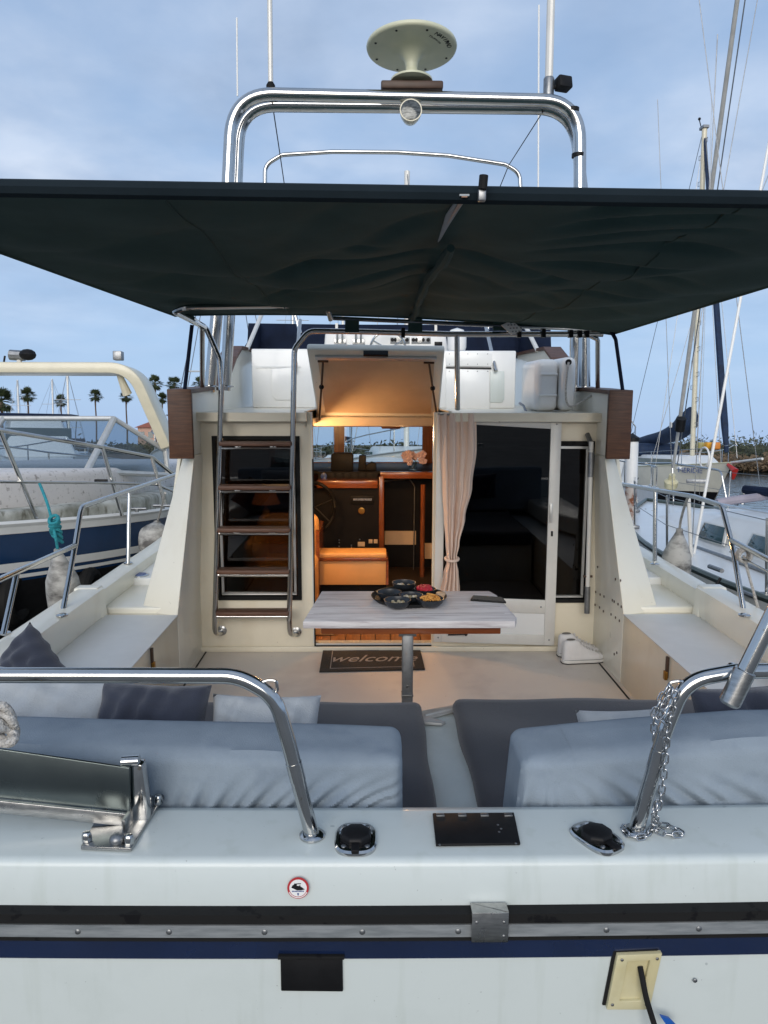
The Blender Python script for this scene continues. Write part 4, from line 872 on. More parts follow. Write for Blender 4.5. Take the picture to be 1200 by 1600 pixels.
# ---- seat base and charcoal seat cushions
sb = thing('stern_settee', 'pale vinyl stern settee base between the two charcoal seat cushions', 'settee', (0, 2.3, 0))
MB().box(-1.30, 1.30, 1.66, 2.98, .0, .34).build('seat_base', VINYL, sb, bevel=.01)
m = cushion(.0, .20, 1.70, 3.03, .34, .42, .03, lambda u, v, w_, n: .004*math.sin(v*11+u*3)); m.build('middle_pad', VINYL, sb)
def seat_fold(ph): return lambda u, v, w_, n: .004*math.sin(u*13+ph)*math.sin(v*7+ph)+.003*math.sin(v*19+u*5)
cushion(-1.29, .035, 1.68, 3.03, .345, .47, .035, seat_fold(.3), nx=48, ny=40).solo('seat_cushion', NAVY, 'charcoal seat cushion left of the pale gap, under the longer grey backrest', 'cushion', (-.62, 2.3, .345), group='charcoal seat cushions')
cushion(.165, 1.29, 1.68, 3.05, .345, .47, .035, seat_fold(1.7), nx=48, ny=40).solo('seat_cushion', NAVY, 'charcoal seat cushion right of the pale gap, nearest the chained steel rail', 'cushion', (.73, 2.3, .345), group='charcoal seat cushions')
# ---- light grey backrests with gathered covers
def creases(px_list, yy):
    out = []
    for a, b, c_, d, dep, wd in px_list:
        p, q_ = P(a, b, y=yy), P(c_, d, y=yy); out.append((p.x, p.z, q_.x, q_.z, dep, wd))
    return out
def crease_at(cl, x, z):
    h = 0
    for ax, az, bx_, bz, dep, wd in cl:
        dx, dz_ = bx_-ax, bz-az; L2 = dx*dx+dz_*dz_; t = ((x-ax)*dx+(z-az)*dz_)/L2; tc2 = max(0, min(1, t)); bow = .010*math.sin(math.pi*tc2)
        ox, oz = x-(ax+dx*tc2), z-(az+dz_*tc2)-bow; dist = math.hypot(ox, oz); side = ox*dz_-oz*dx
        fade = (1-.75*tc2) if t > 0 else 1
        k = dist/wd; h += dep*fade*(-math.exp(-k*k)+.55*math.exp(-((k-1.9)/1.0)**2)*(1 if side < 0 else .5))
    return h
CL = creases([(282, 1256, 318, 1160, .007, .010), (312, 1258, 352, 1166, .012, .011), (345, 1258, 405, 1172, .013, .011), (372, 1258, 440, 1180, .009, .009), (398, 1258, 470, 1184, .014, .012), (428, 1259, 520, 1186, .012, .010), (455, 1259, 545, 1180, .015, .012),
    (490, 1258, 590, 1180, .016, .013), (520, 1259, 618, 1196, .012, .010), (548, 1258, 628, 1216, .013, .010), (250, 1240, 270, 1175, .006, .012), (220, 1250, 236, 1180, .005, .012), (170, 1252, 182, 1190, .004, .012), (480, 1232, 556, 1164, .008, .010), (575, 1258, 630, 1238, .008, .008)], 1.65)
CR = creases([(985, 1258, 905, 1186, .013, .012), (1040, 1258, 930, 1176, .016, .013), (1092, 1258, 965, 1178, .014, .012), (1120, 1250, 1010, 1190, .008, .010), (1175, 1256, 1050, 1188, .009, .013), (930, 1258, 893, 1205, .008, .009),
    (829, 1262, 836, 1160, .016, .010), (841, 1262, 845, 1172, .013, .008), (853, 1262, 856, 1190, .012, .008), (867, 1262, 869, 1208, .009, .008), (1250, 1256, 1120, 1196, .009, .014)], 1.65)
def back_fold(side, x0, x1):
    def f(u, v, w_, n):
        if v > .5: return .002*math.sin(u*9)
        x = x0+(x1-x0)*u; z = .475+.45*w_; q_ = max(0, min(1, (z-.80)/.115)); q_ = q_*q_*(3-2*q_)
        d = crease_at(CL if side < 0 else CR, x, z)*(1-q_)+.004*math.sin(x*11+z*7)+.003*math.sin(x*23-z*15)
        return d*(1 if n.y < -.3 else .15)
    return f
zt = .925
m = cushion(-1.62, -.092, 1.645, 1.84, .475, zt, .028, back_fold(-1, -1.62, -.092), nx=300, nz=70, ny=12, puff=.01)
for p in m.v: p.z -= .03*max(0, (p.x+1.0))/.9*max(0, (p.z-.7)/.22) ; p.x += -.012*(p.z-.7)
m.solo('backrest_cushion', COVER, 'long light grey covered backrest left of the gap, its cover gathered in diagonal folds', 'cushion', (-.85, 1.74, .475), group='light grey backrests')
m = cushion(.175, 1.62, 1.645, 1.84, .475, zt+.012, .03, back_fold(1, .175, 1.62), nx=300, nz=70, ny=12, puff=.01)
for p in m.v: p.z -= .045*max(0, (.75-p.x)/.57)*max(0, (p.z-.7)/.22)-.02*max(0, p.x-.75); p.x += (.075*(p.z-.8) if p.x < .3 else 0)
m.solo('backrest_cushion', COVER, 'light grey covered backrest behind the chained rail, right of the gap', 'cushion', (.9, 1.74, .475), group='light grey backrests')
# ---- pillows
def pillow(cx_, cy_, cz_, w_, h_, t_, M, mt, label, ph=0):
    mb = MB(); n = 26
    def f(s):
        def g(u, v):
            a, b = u*2-1, v*2-1; k = (max(0, 1-abs(a)**2.6)*max(0, 1-abs(b)**2.6))**.42
            px_ = a*w_/2*(1-.07*(1-abs(a))*0-.06*(1-b*b)*abs(a)); pz_ = b*h_/2*(1-.06*(1-a*a)*abs(b))
            wr_ = .011*math.sin(a*9+b*6+ph)*math.sin(b*7-a*4+ph)+.012*math.sin((a+b)*11+ph)*abs(a*b)+.006*math.sin(a*17-b*5+ph*2)
            return M @ Vector((px_, s*(t_/2*k+wr_*k), pz_))
        return g
    mb.grid(n, n, f(-1)); mb.grid(n, n, f(1)); o_ = M.translation
    return mb.solo('throw_pillow', mt, label, 'pillow', (o_.x, o_.y, o_.z-h_/2), group='throw pillows on the stern settee', angle=70)
def pil(px, py, y, w_, h_, t_, rot, mt, label, ph): 
    c = P(px, py, y=y); return pillow(0, 0, 0, w_, h_, t_, T(c.x, c.y, c.z) @ rot, mt, label, ph)
pil(44, 1068, 2.55, .30, .30, .13, RZ(-22) @ RX(-14) @ RY(38), NAVYP, 'slate blue pillow standing on its corner at the far left', 0)
pil(52, 1128, 2.05, .46, .30, .15, RZ(-6) @ RX(-38) @ RY(4), PILLL, 'pale grey pillow at the left end, below the slate one on its corner', 1.3)
pil(234, 1146, 2.02, .31, .28, .17, RX(-30) @ RY(3), NAVYP, 'slate pillow lying between two pale pillows behind the left backrest', 2.1)
pil(412, 1158, 2.03, .31, .26, .16, RX(-34) @ RY(1), PILLL, 'pale grey pillow behind the left backrest, nearest the pale gap', 3.3)
pil(992, 1182, 2.03, .30, .27, .16, RX(-34) @ RY(-2), PILLL, 'pale grey pillow behind the right backrest beside the chain', 4.2)
pil(1185, 1148, 2.04, .36, .28, .14, RX(-18) @ RY(-4), NAVYP, 'slate pillow behind the right backrest at the right edge', 5.4)
# ---- cockpit table
tb = thing('cockpit_table', 'drop-leaf table with whitewashed top and square grey metal leg', 'table', (0, 3.55, 0))
zt_ = .72
q = [P(a, b, z=zt_) for a, b in ((476, 966), (505, 924), (778, 923), (806, 962), (803, 968), (480, 970))]
q = [(-.478, 3.30), (-.430, 3.83), (.43, 3.83), (.455, 3.75), (.485, 3.36), (.468, 3.30)]
m = MB().prism([(a, b, zt_-.034) for a, b in q], (0, 0, .034)); top = m.build('table_top', WASH, tb, bevel=.005)
for i, yy in enumerate((3.42, 3.54, 3.67)): MB().box(-.44, .44, yy-.0012, yy+.0012, zt_, zt_+.0006).build('plank_joint', mat('joint_grey%d' % i, (.22, .20, .21), .7), top)
MB().box(-.40, .41, 3.335, 3.375, zt_-.072, zt_-.036).build('apron', WOOD, tb, bevel=.004)
MB().box(-.36, .36, 3.70, 3.74, zt_-.072, zt_-.036).build('apron', WOOD, tb, bevel=.004)
MB().box(-.05, .03, 3.34, 3.74, zt_-.085, zt_-.036).build('cross_bearer', GALV, tb, bevel=.003)
lg = MB().box(-.034, .016, 3.34, 3.39, .02, zt_-.073).build('leg', GALV, tb, bevel=.006)
MB().box(-.036, .018, 3.337, 3.393, .35, .358).build('leg_collar', STEELB, lg, bevel=.001); c = Vector((-.009, 3.339, .40)); MB().lathe([(.006, 0), (.006, .004), (1e-6, .005)], 10, T(*c) @ RX(90)).build('leg_bolt', STEELB, lg)
MB().box(-.10, .08, 3.28, 3.45, .0, .02).build('foot_plate', GALV, tb, bevel=.004)
# folded leg flanges under the seat edge
fl2 = thing('folded_support', 'folded grey metal support lying at the edge of the seat', 'support', (.1, 3.08, .02))
MB().prism([P(*k, z=.425) for k in ((657, 1113), (748, 1096), (752, 1101), (664, 1126))], (0, 0, .006)).build('flange', ALU, fl2, bevel=.001)
MB().prism([P(*k, z=.426) for k in ((658, 1119), (696, 1131), (690, 1134), (659, 1132))], (0, 0, .01)).build('flange', ALU, fl2, bevel=.001)
MB().tube([P(664, 1118, z=.43), P(745, 1099, z=.43)], .006, 8).build('rod', ALU, fl2)
# ---- tray with bowls
tc_ = P(639, 938, z=zt_); tx, ty = tc_.x, tc_.y+.01
tray = MB().lathe([(1e-6, .004), (.150, .004), (.168, .006), (.183, .020), (.186, .024), (.181, .024), (.168, .011), (.15, .0085), (1e-6, .0085)][::-1], 48, T(tx, ty, zt_))
tray.v = [p if p.z > zt_+.0001 else p for p in tray.v]
tray.solo('serving_tray', TRAYM, 'round black serving tray holding bowls on the whitewashed table', 'tray', (tx, ty, zt_))
BOWL = [(1e-6, .002), (.034, .0), (.042, .003), (.055, .016), (.0605, .032), (.0615, .035), (.0575, .034), (.051, .018), (.038, .008), (1e-6, .007)]
bowls = []
for px_, py_, s_, lab, fill in ((631, 912, 1.0, 'black bowl at the back of the tray with a few pale bits', 'pale'), (608, 927, 1.0, 'empty looking black bowl on the left of the tray', None),
        (642, 931, .95, 'black bowl of olives in the middle of the tray', 'olive'), (621, 940, 1.05, 'dark bowl at the front left of the tray with pale remains', 'pale'),
        (672, 938, 1.08, 'black bowl heaped with golden crisps', 'crisp'), (664, 921, .9, 'black bowl of red raspberries beside the crisps', 'rasp')):
    c = P(px_, py_, z=zt_+.035); zb0 = zt_+.009
    MB().lathe([(r_*s_, z_*s_) for r_, z_ in BOWL], 32, T(c.x, c.y, zb0)).solo('bowl', SLATE, lab, 'bowl', (c.x, c.y, zb0), group='bowls on the serving tray')
    bowls.append((c.x, c.y, zb0, s_, fill))
for x_, y_, z_, s_, fill in bowls:
    if not fill: continue
    mb = MB(); rg = random.Random(int(x_*9000)+3)
    if fill == 'rasp':
        for k in range(17):
            a = rg.random()*6.28; rr_ = .040*s_*rg.random()**.5; mb.ball((x_+rr_*math.cos(a), y_+rr_*math.sin(a), z_+.027*s_+.014*(1-rr_/.045)+rg.random()*.006), .0125, 8, 6, (1, 1, 1.05))
        mb.solo('raspberries', REDB, 'red raspberries heaped in a bowl on the tray', 'berries', (x_, y_, z_+.02), kind='stuff')
    elif fill == 'crisp':
        for k in range(34):
            a = rg.random()*6.28; rr_ = .042*rg.random()**.5; cc = Vector((x_+rr_*math.cos(a), y_+rr_*math.sin(a), z_+.033+.014*(1-rr_/.042)+rg.random()*.008))
            M_ = T(*cc) @ RZ(rg.random()*360) @ RX(rg.uniform(-35, 35)) @ RY(rg.uniform(-25, 25)); mb.tube([M_ @ Vector((-.017, 0, -.003)), M_ @ Vector((0, 0, .003)), M_ @ Vector((.017, 0, -.003))], [.004, .0055, .004], 6)
        mb.solo('crisps', CRISP, 'golden crisps piled in the bowl at the front right of the tray', 'crisps', (x_, y_, z_+.02), kind='stuff')
    else:
        for k in range(11):
            a = rg.random()*6.28; rr_ = .032*s_*rg.random()**.5; mb.ball((x_+rr_*math.cos(a), y_+rr_*math.sin(a), z_+.016+rg.random()*.006), .009, 8, 5, (1, 1.1, .8))
        if fill == 'olive': mb.solo('olives', OLIVE, 'pale olives in the middle bowl of the tray', 'olives', (x_, y_, z_), kind='stuff')
        elif py_ and s_ > 1.01: mb.solo('nuts', OLIVE, 'pale nuts in the front left bowl of the tray', 'nuts', (x_, y_, z_), kind='stuff')
        else: mb.solo('nuts', OLIVE, 'pale nuts in the back bowl of the tray', 'nuts', (x_, y_, z_), kind='stuff')
c = P(689, 929, z=zt_+.025); MB().lathe([(.018, 0), (.024, .002), (.024, .03), (.021, .032), (1e-6, .032)], 20, T(c.x, c.y+.01, zt_+.001)).solo('dip_pot', mat('dip_cream', (.62, .43, .28), .5), 'small cream dip pot at the right rim of the tray', 'pot', (c.x, c.y, zt_))
ph = [P(a, b, z=zt_+.001) for a, b in ((739, 932.5), (785, 935.5), (791, 943), (735, 939))]
po_ = thing('smartphone', 'black smartphone lying on the right end of the table', 'phone', tuple(sum(ph, Vector())/4))
MB().prism(ph, (0, 0, .009)).build('case', BLK, po_, bevel=.002); cc_ = sum(ph, Vector())/4; MB().prism([p.lerp(cc_, .07)+Vector((0, 0, .0091)) for p in ph], (0, 0, .0006)).build('screen', PHONE, po_)
# ---- welcome mat
mq = [P(a, b, z=.002) for a, b in ((499, 1051), (664, 1047), (656, 1014), (505, 1016))]
wmat = thing('doormat', 'dark doormat lettered welcome in front of the cabin door', 'doormat', tuple(sum(mq, Vector())/4))
MB().prism(mq, (0, 0, .010)).build('pile', MATC, wmat, bevel=.002); mc = sum(mq, Vector())/4
iq = [p.lerp(mc, .20) for p in mq]; m = MB()
for i in range(4):
    a, b = iq[i], iq[(i+1) % 4]; n_ = Vector((-(b-a).y, (b-a).x, 0)).normalized()*.005; m.prism([a-n_*.5, b-n_*.5, b+n_*.5, a+n_*.5], (0, 0, .0015))
for p in m.v: p.z += .0103
m.build('border_line', MATT, wmat)
lettering('welcome', .155, MATT, wmat, T(mc.x, mc.y, .0126) @ RZ(1.5) @ Matrix.Diagonal((1.0, 1.15, 1, 1)), shear=.45)
# ---- pair of high-top shoes
def shoe(c, rz, label):
    Mx = T(*c) @ RZ(rz); s = thing('high_top_shoe', label, 'shoe', tuple(c), group='pair of white high-top shoes')
    # side profile: (y, half width at the sole, top height, half width at the top)
    secs = [(-.143, .014, .120, .010), (-.138, .026, .146, .020), (-.120, .034, .152, .029), (-.092, .036, .153, .031), (-.064, .037, .155, .029), (-.046, .038, .150, .026), (-.030, .039, .131, .023), (-.010, .040, .112, .021), (.020, .043, .094, .021),
            (.050, .046, .080, .024), (.080, .047, .069, .030), (.108, .044, .061, .031), (.128, .036, .053, .026), (.141, .024, .044, .017), (.147, .010, .034, .006)]
    def ring(y_, w_, h_, wt):
        half = [(w_*.97, .010), (w_*1.0, .030), (w_*.96+wt*.04, .045), (w_*.6+wt*.4, .045+(h_-.045)*.4), (wt*1.02, .045+(h_-.045)*.8), (wt*.75, h_-.003), (wt*.35, h_)]
        return [(a, y_, b) for a, b in half]+[(-a, y_, b) for a, b in half[::-1]]
    m = MB(); R_ = [ring(*q_) for q_ in secs]; n = 14; vs = [Mx @ Vector(p) for r_ in R_ for p in r_]; fs = []
    for i in range(len(secs)-1):
        for k in range(n): fs.append((i*n+k, i*n+(k+1) % n, (i+1)*n+(k+1) % n, (i+1)*n+k))
    fs += [tuple(range(n))[::-1], tuple((len(secs)-1)*n+k for k in range(n))]; m.add(vs, fs); up_ = m.build('upper', SHOE, s, angle=180); sm_ = up_.modifiers.new('round', 'SUBSURF'); sm_.levels = 2; sm_.render_levels = 2
    MB().tube([Mx @ Vector((.047*math.cos(a)*(1 if True else 0), .088+.012*math.sin(a), .030+.040*math.sin(a))) for a in [math.pi*i/12 for i in range(13)]], .0022, 6).build('toe_cap_seam', SOLER, s)
    MB().tube([Mx @ Vector((w_*1.02, y_, .0265)) for y_, w_ in ((-.14, .024), (-.10, .038), (-.03, .041), (.05, .047), (.10, .047), (.135, .034))], .0018, 6).tube([Mx @ Vector((-w_*1.02, y_, .0265)) for y_, w_ in ((-.14, .024), (-.10, .038), (-.03, .041), (.05, .047), (.10, .047), (.135, .034))], .0018, 6).build('foxing_line', GALV, s)
    tg_ = [(-.046, .146), (-.028, .126), (-.008, .108), (.02, .092), (.05, .078)]
    MB().add([Mx @ Vector((sx_*.011, y_, z_)) for y_, z_ in tg_ for sx_ in (-1, 1)], [(2*i, 2*i+1, 2*i+3, 2*i+2) for i in range(4)]).build('tongue', mat('shoe_tongue', (.30, .30, .30), .9) if 'shoe_tongue' not in MATS else MATS['shoe_tongue'], s)
    out = [(-.146, .020), (-.12, .036), (-.06, .040), (0, .043), (.06, .048), (.10, .047), (.13, .037), (.148, .018)]; pts = [(w_, y_) for y_, w_ in out]+[(-w_, y_) for y_, w_ in out[::-1]]
    MB().prism([Mx @ Vector((a, b, .0)) for a, b in pts], (0, 0, .026)).build('rubber_sole', SOLER, s, bevel=.006)
    MB().prism([Mx @ Vector((a*1.015, b*1.008, .0)) for a, b in pts], (0, 0, .006)).build('sole_line', BLK, s)
    MB().lathe([(.019, 0), (.017, .003), (1e-6, .0015)], 14, Mx @ T(0, -.090, .1535) @ Matrix.Diagonal((1, 1.6, 1, 1))).build('opening', mat('shoe_lining', (.18, .17, .16), .9) if 'shoe_lining' not in MATS else MATS['shoe_lining'], s)
    for k in range(6):
        y_ = -.040+k*.021; z_ = (.143, .122, .106, .094, .084, .076)[k]+.003; MB().tube([Mx @ Vector((-.024, y_, z_-.008)), Mx @ Vector((0, y_+.006, z_+.004)), Mx @ Vector((.024, y_, z_-.008))], .0040, 6).build('lace', SHOE, s)
c1 = P(912, 1034, z=0); shoe(Vector((c1.x-.005, c1.y+.0, .0005)), -80, 'white high-top shoe nearer the viewer in the cockpit corner')
shoe(Vector((c1.x+.0, c1.y+.125, .0005)), -84, 'white high-top shoe behind its pair against the bulkhead')
# ---- curtain
rows = [(646, 686, 745), (700, 688, 745), (760, 691, 738), (810, 694, 727), (850, 697, 718), (870, 698, 714), (878, 698, 714), (895, 693, 717), (925, 687, 719)]
def crv(u, v):
    t_ = v*(len(rows)-1); i = min(int(t_), len(rows)-2); k = t_-i; k = k*k*(3-2*k)
    py_ = rows[i][0]+(rows[i+1][0]-rows[i][0])*(t_-i); l_ = rows[i][1]+(rows[i+1][1]-rows[i][1])*k; r_ = rows[i][2]+(rows[i+1][2]-rows[i][2])*k
    sq = (r_-l_)/59; p = P(l_+(r_-l_)*u, py_, y=4.905)
    p.y += (.016+.008*(1-sq))*math.sin(u*27+math.sin(v*4+u*3)*1.3)+.010*math.sin(u*13+v*2.2)+.004*math.sin(u*61+v*5)
    p.y -= .02*(1-sq)*math.sin(math.pi*u)
    return p
ct = MB().grid(90, 70, crv).solo('curtain', CURT, 'beige curtain tied back at the edge of the sliding door', 'curtain', tuple(P(705, 925, y=4.905)), angle=80, sol=.002)
tie = [P(706, 873, y=4.90)+Vector((.042*math.cos(a), .05*math.sin(a), .006*math.sin(a))) for a in [2*math.pi*i/24 for i in range(24)]]
MB().tube(tie, .009, 8, closed=True).build('tie_band', CURT, ct)
MB().tube([P(684, 647, y=4.91), P(747, 650, y=4.91)], .006, 8).build('curtain_wire', STEELB, ct)
# ---- life raft case on the flybridge
lx0, lx1 = P(838, 600, y=5.25).x, P(899, 600, y=5.25).x; lz0, lz1 = P(870, 652, y=5.25).z, P(870, 558, y=5.25).z
lr = thing('life_raft', 'white moulded life raft case strapped on the flybridge corner', 'life raft', ((lx0+lx1)/2, 5.45, FZ))
lz0 = FZ+.004; W2 = (lx1-lx0)
cushion(lx1-.105, lx1, 5.22, 5.82, lz0, lz1, .045, puff=.0, nx=10, nz=14, ny=14).build('front_shell', WHITEP, lr); cushion(lx0, lx1-.11, 5.26, 5.80, lz0, lz1-.012, .045, puff=.0, nx=12, nz=14, ny=14).build('rear_shell', WHITEP, lr)
MB().box(lx0+.02, lx1-.12, 5.25, 5.275, lz0+.1, lz0+.115).build('rib', WHITEP, lr, bevel=.004); MB().box(lx0+.03, lx1-.12, 5.25, 5.275, lz1-.12, lz1-.105).build('rib', WHITEP, lr, bevel=.004)
c = P(888, 566, y=5.215); MB().lathe([(.020, 0), (.020, .012), (.011, .012), (.011, .004)], 16, T(*c) @ RX(90)).build('rope_hole', BLK, lr)
MB().tube(spline([c+Vector((0, -.01, 0)), P(886, 585, y=5.19), P(884, 610, y=5.18), P(886, 630, y=5.19), P(894, 635, y=5.18), P(905, 630, y=5.16), P(930, 615, y=5.15), P(936, 612, y=5.14)], 6), .0075, 8).build('lashing_rope', ROPEW, lr)
for a in (818, 834): MB().tube([P(a-6, 630, y=5.6), P(a, 634, y=5.5), P(a+6, 648, y=5.4)], .009, 8).build('cradle_strap', GALV, lr)
# ---- chain on the right stern rail
lnk = MB(); Lh, Lw, Lr = .0115, .0062, .0019
pts = [Vector((Lw*math.cos(a), 0, Lh*.0+ (Lh-Lw)*(1 if math.sin(a) > 0 else -1)*(1 if abs(math.sin(a)) > 1e-6 else 0)+Lw*math.sin(a))) for a in [2*math.pi*(i+.5)/16 for i in range(16)]]
lnk.tube(pts, Lr, 7, closed=True)
b_ = rrp[0]; ch = thing('steel_chain', 'loose galvanised steel chain wound down the right stern rail to its foot', 'chain', tuple(b_))
CHAINM = mat('chain_steel', (.55, .56, .57), .22, 1, var=.1, scale=60)
proto = lnk.build('link', CHAINM, ch, local=True, angle=70); used = [False]
def chain(path):
    pts = spline(path, 8); acc = 0; step = .0172; pos = pts[0]; k = 0; nxt = 0; cum = [0]
    for i in range(1, len(pts)): cum.append(cum[-1]+(pts[i]-pts[i-1]).length)
    d = step/2
    while d < cum[-1]:
        i = next(j for j in range(1, len(cum)) if cum[j] >= d); t_ = (d-cum[i-1])/(cum[i]-cum[i-1]+1e-9); p = pts[i-1].lerp(pts[i], t_); tg_ = (pts[i]-pts[i-1]).normalized()
        q_ = tg_.to_track_quat('Z', 'Y').to_matrix().to_4x4(); Mx = T(*p) @ q_ @ RZ(90*(k % 2)+25)
        if not used[0]: proto.matrix_basis = T(*(-ORI[ch.name])) @ Mx; used[0] = True
        else: inst(proto, ch, Mx)
        d += step; k += 1
yy = b_.y
def K(px, py, dy=-.022): return P(px, py, y=yy+dy)
chain([K(1046, 1070), K(1055, 1088), K(1050, 1112), K(1043, 1135), K(1041, 1165), K(1038, 1200), K(1034, 1235), K(1028, 1262), K(1023, 1285)])
chain([K(1043, 1072), K(1030, 1098), K(1022, 1118), K(1022, 1140), K(1020, 1162)])
chain([K(1047, 1075), K(1036, 1095), K(1030, 1115), K(1040, 1128), K(1048, 1110)])
chain([K(1050, 1076, -.028), K(1044, 1100, -.03), K(1036, 1112, -.03), K(1028, 1122, -.028)])
g = lambda px, py: P(px, py, z=.809)
chain([K(1025, 1255), K(1022, 1272, -.02), g(1026, 1287), g(1040, 1290), g(1055, 1296), g(1064, 1303), g(1048, 1304), g(1032, 1300), g(1020, 1291)])
chain([g(1020, 1290), g(1012, 1304), g(997, 1308), g(982, 1304), g(975, 1296), g(980, 1289)])
# ---- rope bundle at the left edge
rb_ = thing('mooring_rope', 'frayed white rope bundle hanging at the left edge above the gangway arm', 'rope', tuple(P(4, 1166, y=1.40)))
for k, (a, b, ra_, rb2, tl) in enumerate(((4, 1138, 20, 24, 10), (8, 1132, 14, 30, -15), (-4, 1145, 22, 16, 30), (6, 1150, 17, 12, 0))):
    MB().tube([P(a+ra_*math.cos(t_)+rb2*.2*math.sin(t_), b+rb2*math.sin(t_), y=1.415+.012*math.sin(t_*2+k)-.006*k) for t_ in [2*math.pi*i/24 for i in range(24)]], .0085, 9, closed=True).build('rope_turn', ROPEW, rb_)
MB().tube(spline([P(6, 1120, y=1.42), P(-20, 1100, y=1.44), P(-80, 1057, y=1.47)], 6), .0085, 8).build('rope_tail', ROPEW, rb_)
# ---- power cable from the port
pc = [P(1000, 1510, y=TY-.004), P(1004, 1530, y=TY-.018), P(1010, 1560, y=TY-.030), P(1022, 1600, y=TY-.04), P(1040, 1660, y=TY-.06)]
pcb = MB().tube(spline(pc, 6), .0058, 10).solo('power_cable', RUB, 'black power cable hanging from the ivory cable port', 'cable', tuple(pc[-1]))
bt = [P(1032, 1588, y=TY-.03), P(1046, 1592, y=TY-.03), P(1060, 1606, y=TY-.03), P(1044, 1606, y=TY-.03)]
MB().prism(bt, (0, .006, 0)).solo('blue_cleat_tie', mat('blue_tie', (.01, .10, .42), .5), 'small blue plastic tie at the bottom edge beside the cable', 'tie', tuple(bt[2]))
# ---- fenders
def fender(top, bot, r, label, frame, rope_to, rmat, group='dirty hanging fenders'):
    top, bot = Vector(top), Vector(bot); ax = (top-bot); Lf = ax.length; Mx = T(*bot) @ ax.to_track_quat('Z', 'Y').to_matrix().to_4x4(); f = thing('fender', label, 'fender', tuple(bot), frame, group)
    MB().lathe([(1e-6, -.02), (r*.5, 0), (r*.9, r*.45), (r, r), (r, Lf*.62), (r*.93, Lf*.72), (r*.62, Lf*.84), (r*.36, Lf*.92), (r*.24, Lf*.96), (r*.22, Lf), (1e-6, Lf+.005)], 26, Mx).build('body', FEND, f)
    MB().tube(spline([top]+[Vector(p) for p in rope_to], 6), .009, 8).build('lanyard', rmat, f)
    return f
ft, fb_ = P(90, 858, x=-2.02), P(112, 985, x=-2.02)
LROPE = [P(86, 835, x=-2.02), P(75, 790, x=-2.1), P(62, 756, x=-2.2)]
f1 = fender(ft, fb_+Vector((0, 0, -.15)), .10, 'grey stained fender hung on turquoise rope at the left bulwark', BOAT, LROPE, ROPET)
for k in range(7): 
    c = P(84+k, 812+k*5, x=-2.03); rg = random.Random(k); MB().tube([c+Vector((.026*math.cos(t_+k), .022*math.sin(t_+k), .022*math.sin(t_*1.0+k*1.7))) for t_ in [2*math.pi*i/14 for i in range(14)]], .010, 7, closed=True).build('knot_turn', ROPET, f1)
ft, fb_ = P(1062, 826, x=2.08), P(1050, 925, x=2.08)
fender(ft, fb_+Vector((0, 0, -.2)), .108, 'black-smeared pale fender hung between the right rail and the white sailboat', BOAT, [P(1064, 812, x=2.05), P(1070, 790, x=1.95), P(1076, 775, x=1.80)], ROPEW)
ft, fb_ = P(246, 815, x=-2.15), P(240, 870, x=-2.15)
fender(ft, fb_, .15, 'beige fender far forward beside the blue hull', BOAT, [P(252, 795, x=-2.0), P(258, 770, x=-1.8)], ROPEW)
c = P(1162, 868, x=1.8)
# rope knot on the right lower rail
kn = thing('fender_rope', 'white rope knotted round the lower right rail', 'rope', tuple(c))
for k in range(4): MB().tube([c+Vector((.032*math.cos(t_), .012*k-.02, .032*math.sin(t_))) for t_ in [2*math.pi*i/14 for i in range(14)]], .0085, 7, closed=True).build('rope_turn', ROPEW, kn)
MB().tube(spline([c, P(1172, 905, x=1.84), P(1188, 960, x=1.92), P(1200, 985, x=2.0)], 5), .0075, 7).build('rope_tail', ROPEW, kn)
# ---- things on the dash and in the saloon
def dash_thing(pix, y, t_, nm, lab, cat, mt, bev=.006):
    c = P(*pix[-1], y=y); o = MB().pp(pix, y, t_).solo(nm, mt, lab, cat, (c.x, c.y, c.z), bevel=bev); return o
dash_thing([(517, 711), (521, 708), (549, 708), (552, 711), (552, 737), (517, 737)], 7.25, .12, 'radar_display', 'dark hooded display standing on the dashboard inside the cabin', 'display', BLK)
dash_thing([(561, 712), (572, 712), (572, 737), (559, 737)], 7.28, .1, 'compass', 'black compass housing on the cabin dashboard beside the display', 'compass', BLK)
dash_thing([(572, 727), (580, 722), (588, 724), (588, 737), (571, 737)], 7.28, .1, 'radio_handset', 'black radio handset on the cabin dashboard right of the compass', 'radio', BLK)
oc = P(645, 737, y=7.25); op = thing('orchid', 'pale pink orchid in a glass vase under the windscreen', 'plant', tuple(oc))
MB().lathe([(.035, 0), (.04, .02), (.045, .10), (.042, .10), (.036, .02), (1e-6, .015)], 16, T(*oc)).build('vase', GLASSC, op)
rg = random.Random(4); m = MB()
for k in range(16):
    c = P(632+rg.random()*32, 708+rg.random()*14, y=7.25+rg.uniform(-.04, .04))
    for j in range(5): a = R(72*j+rg.random()*30); m.ball(c+Vector((.02*math.cos(a), -.004, .02*math.sin(a))), .016, 6, 5, (1, .3, 1))
m.build('petals', ORCHID, op, kind='stuff'); MB().tube(spline([oc+Vector((0, 0, .03)), P(650, 722, y=7.25), P(640, 712, y=7.25)], 4), .004, 6).build('stem', FROND, op)
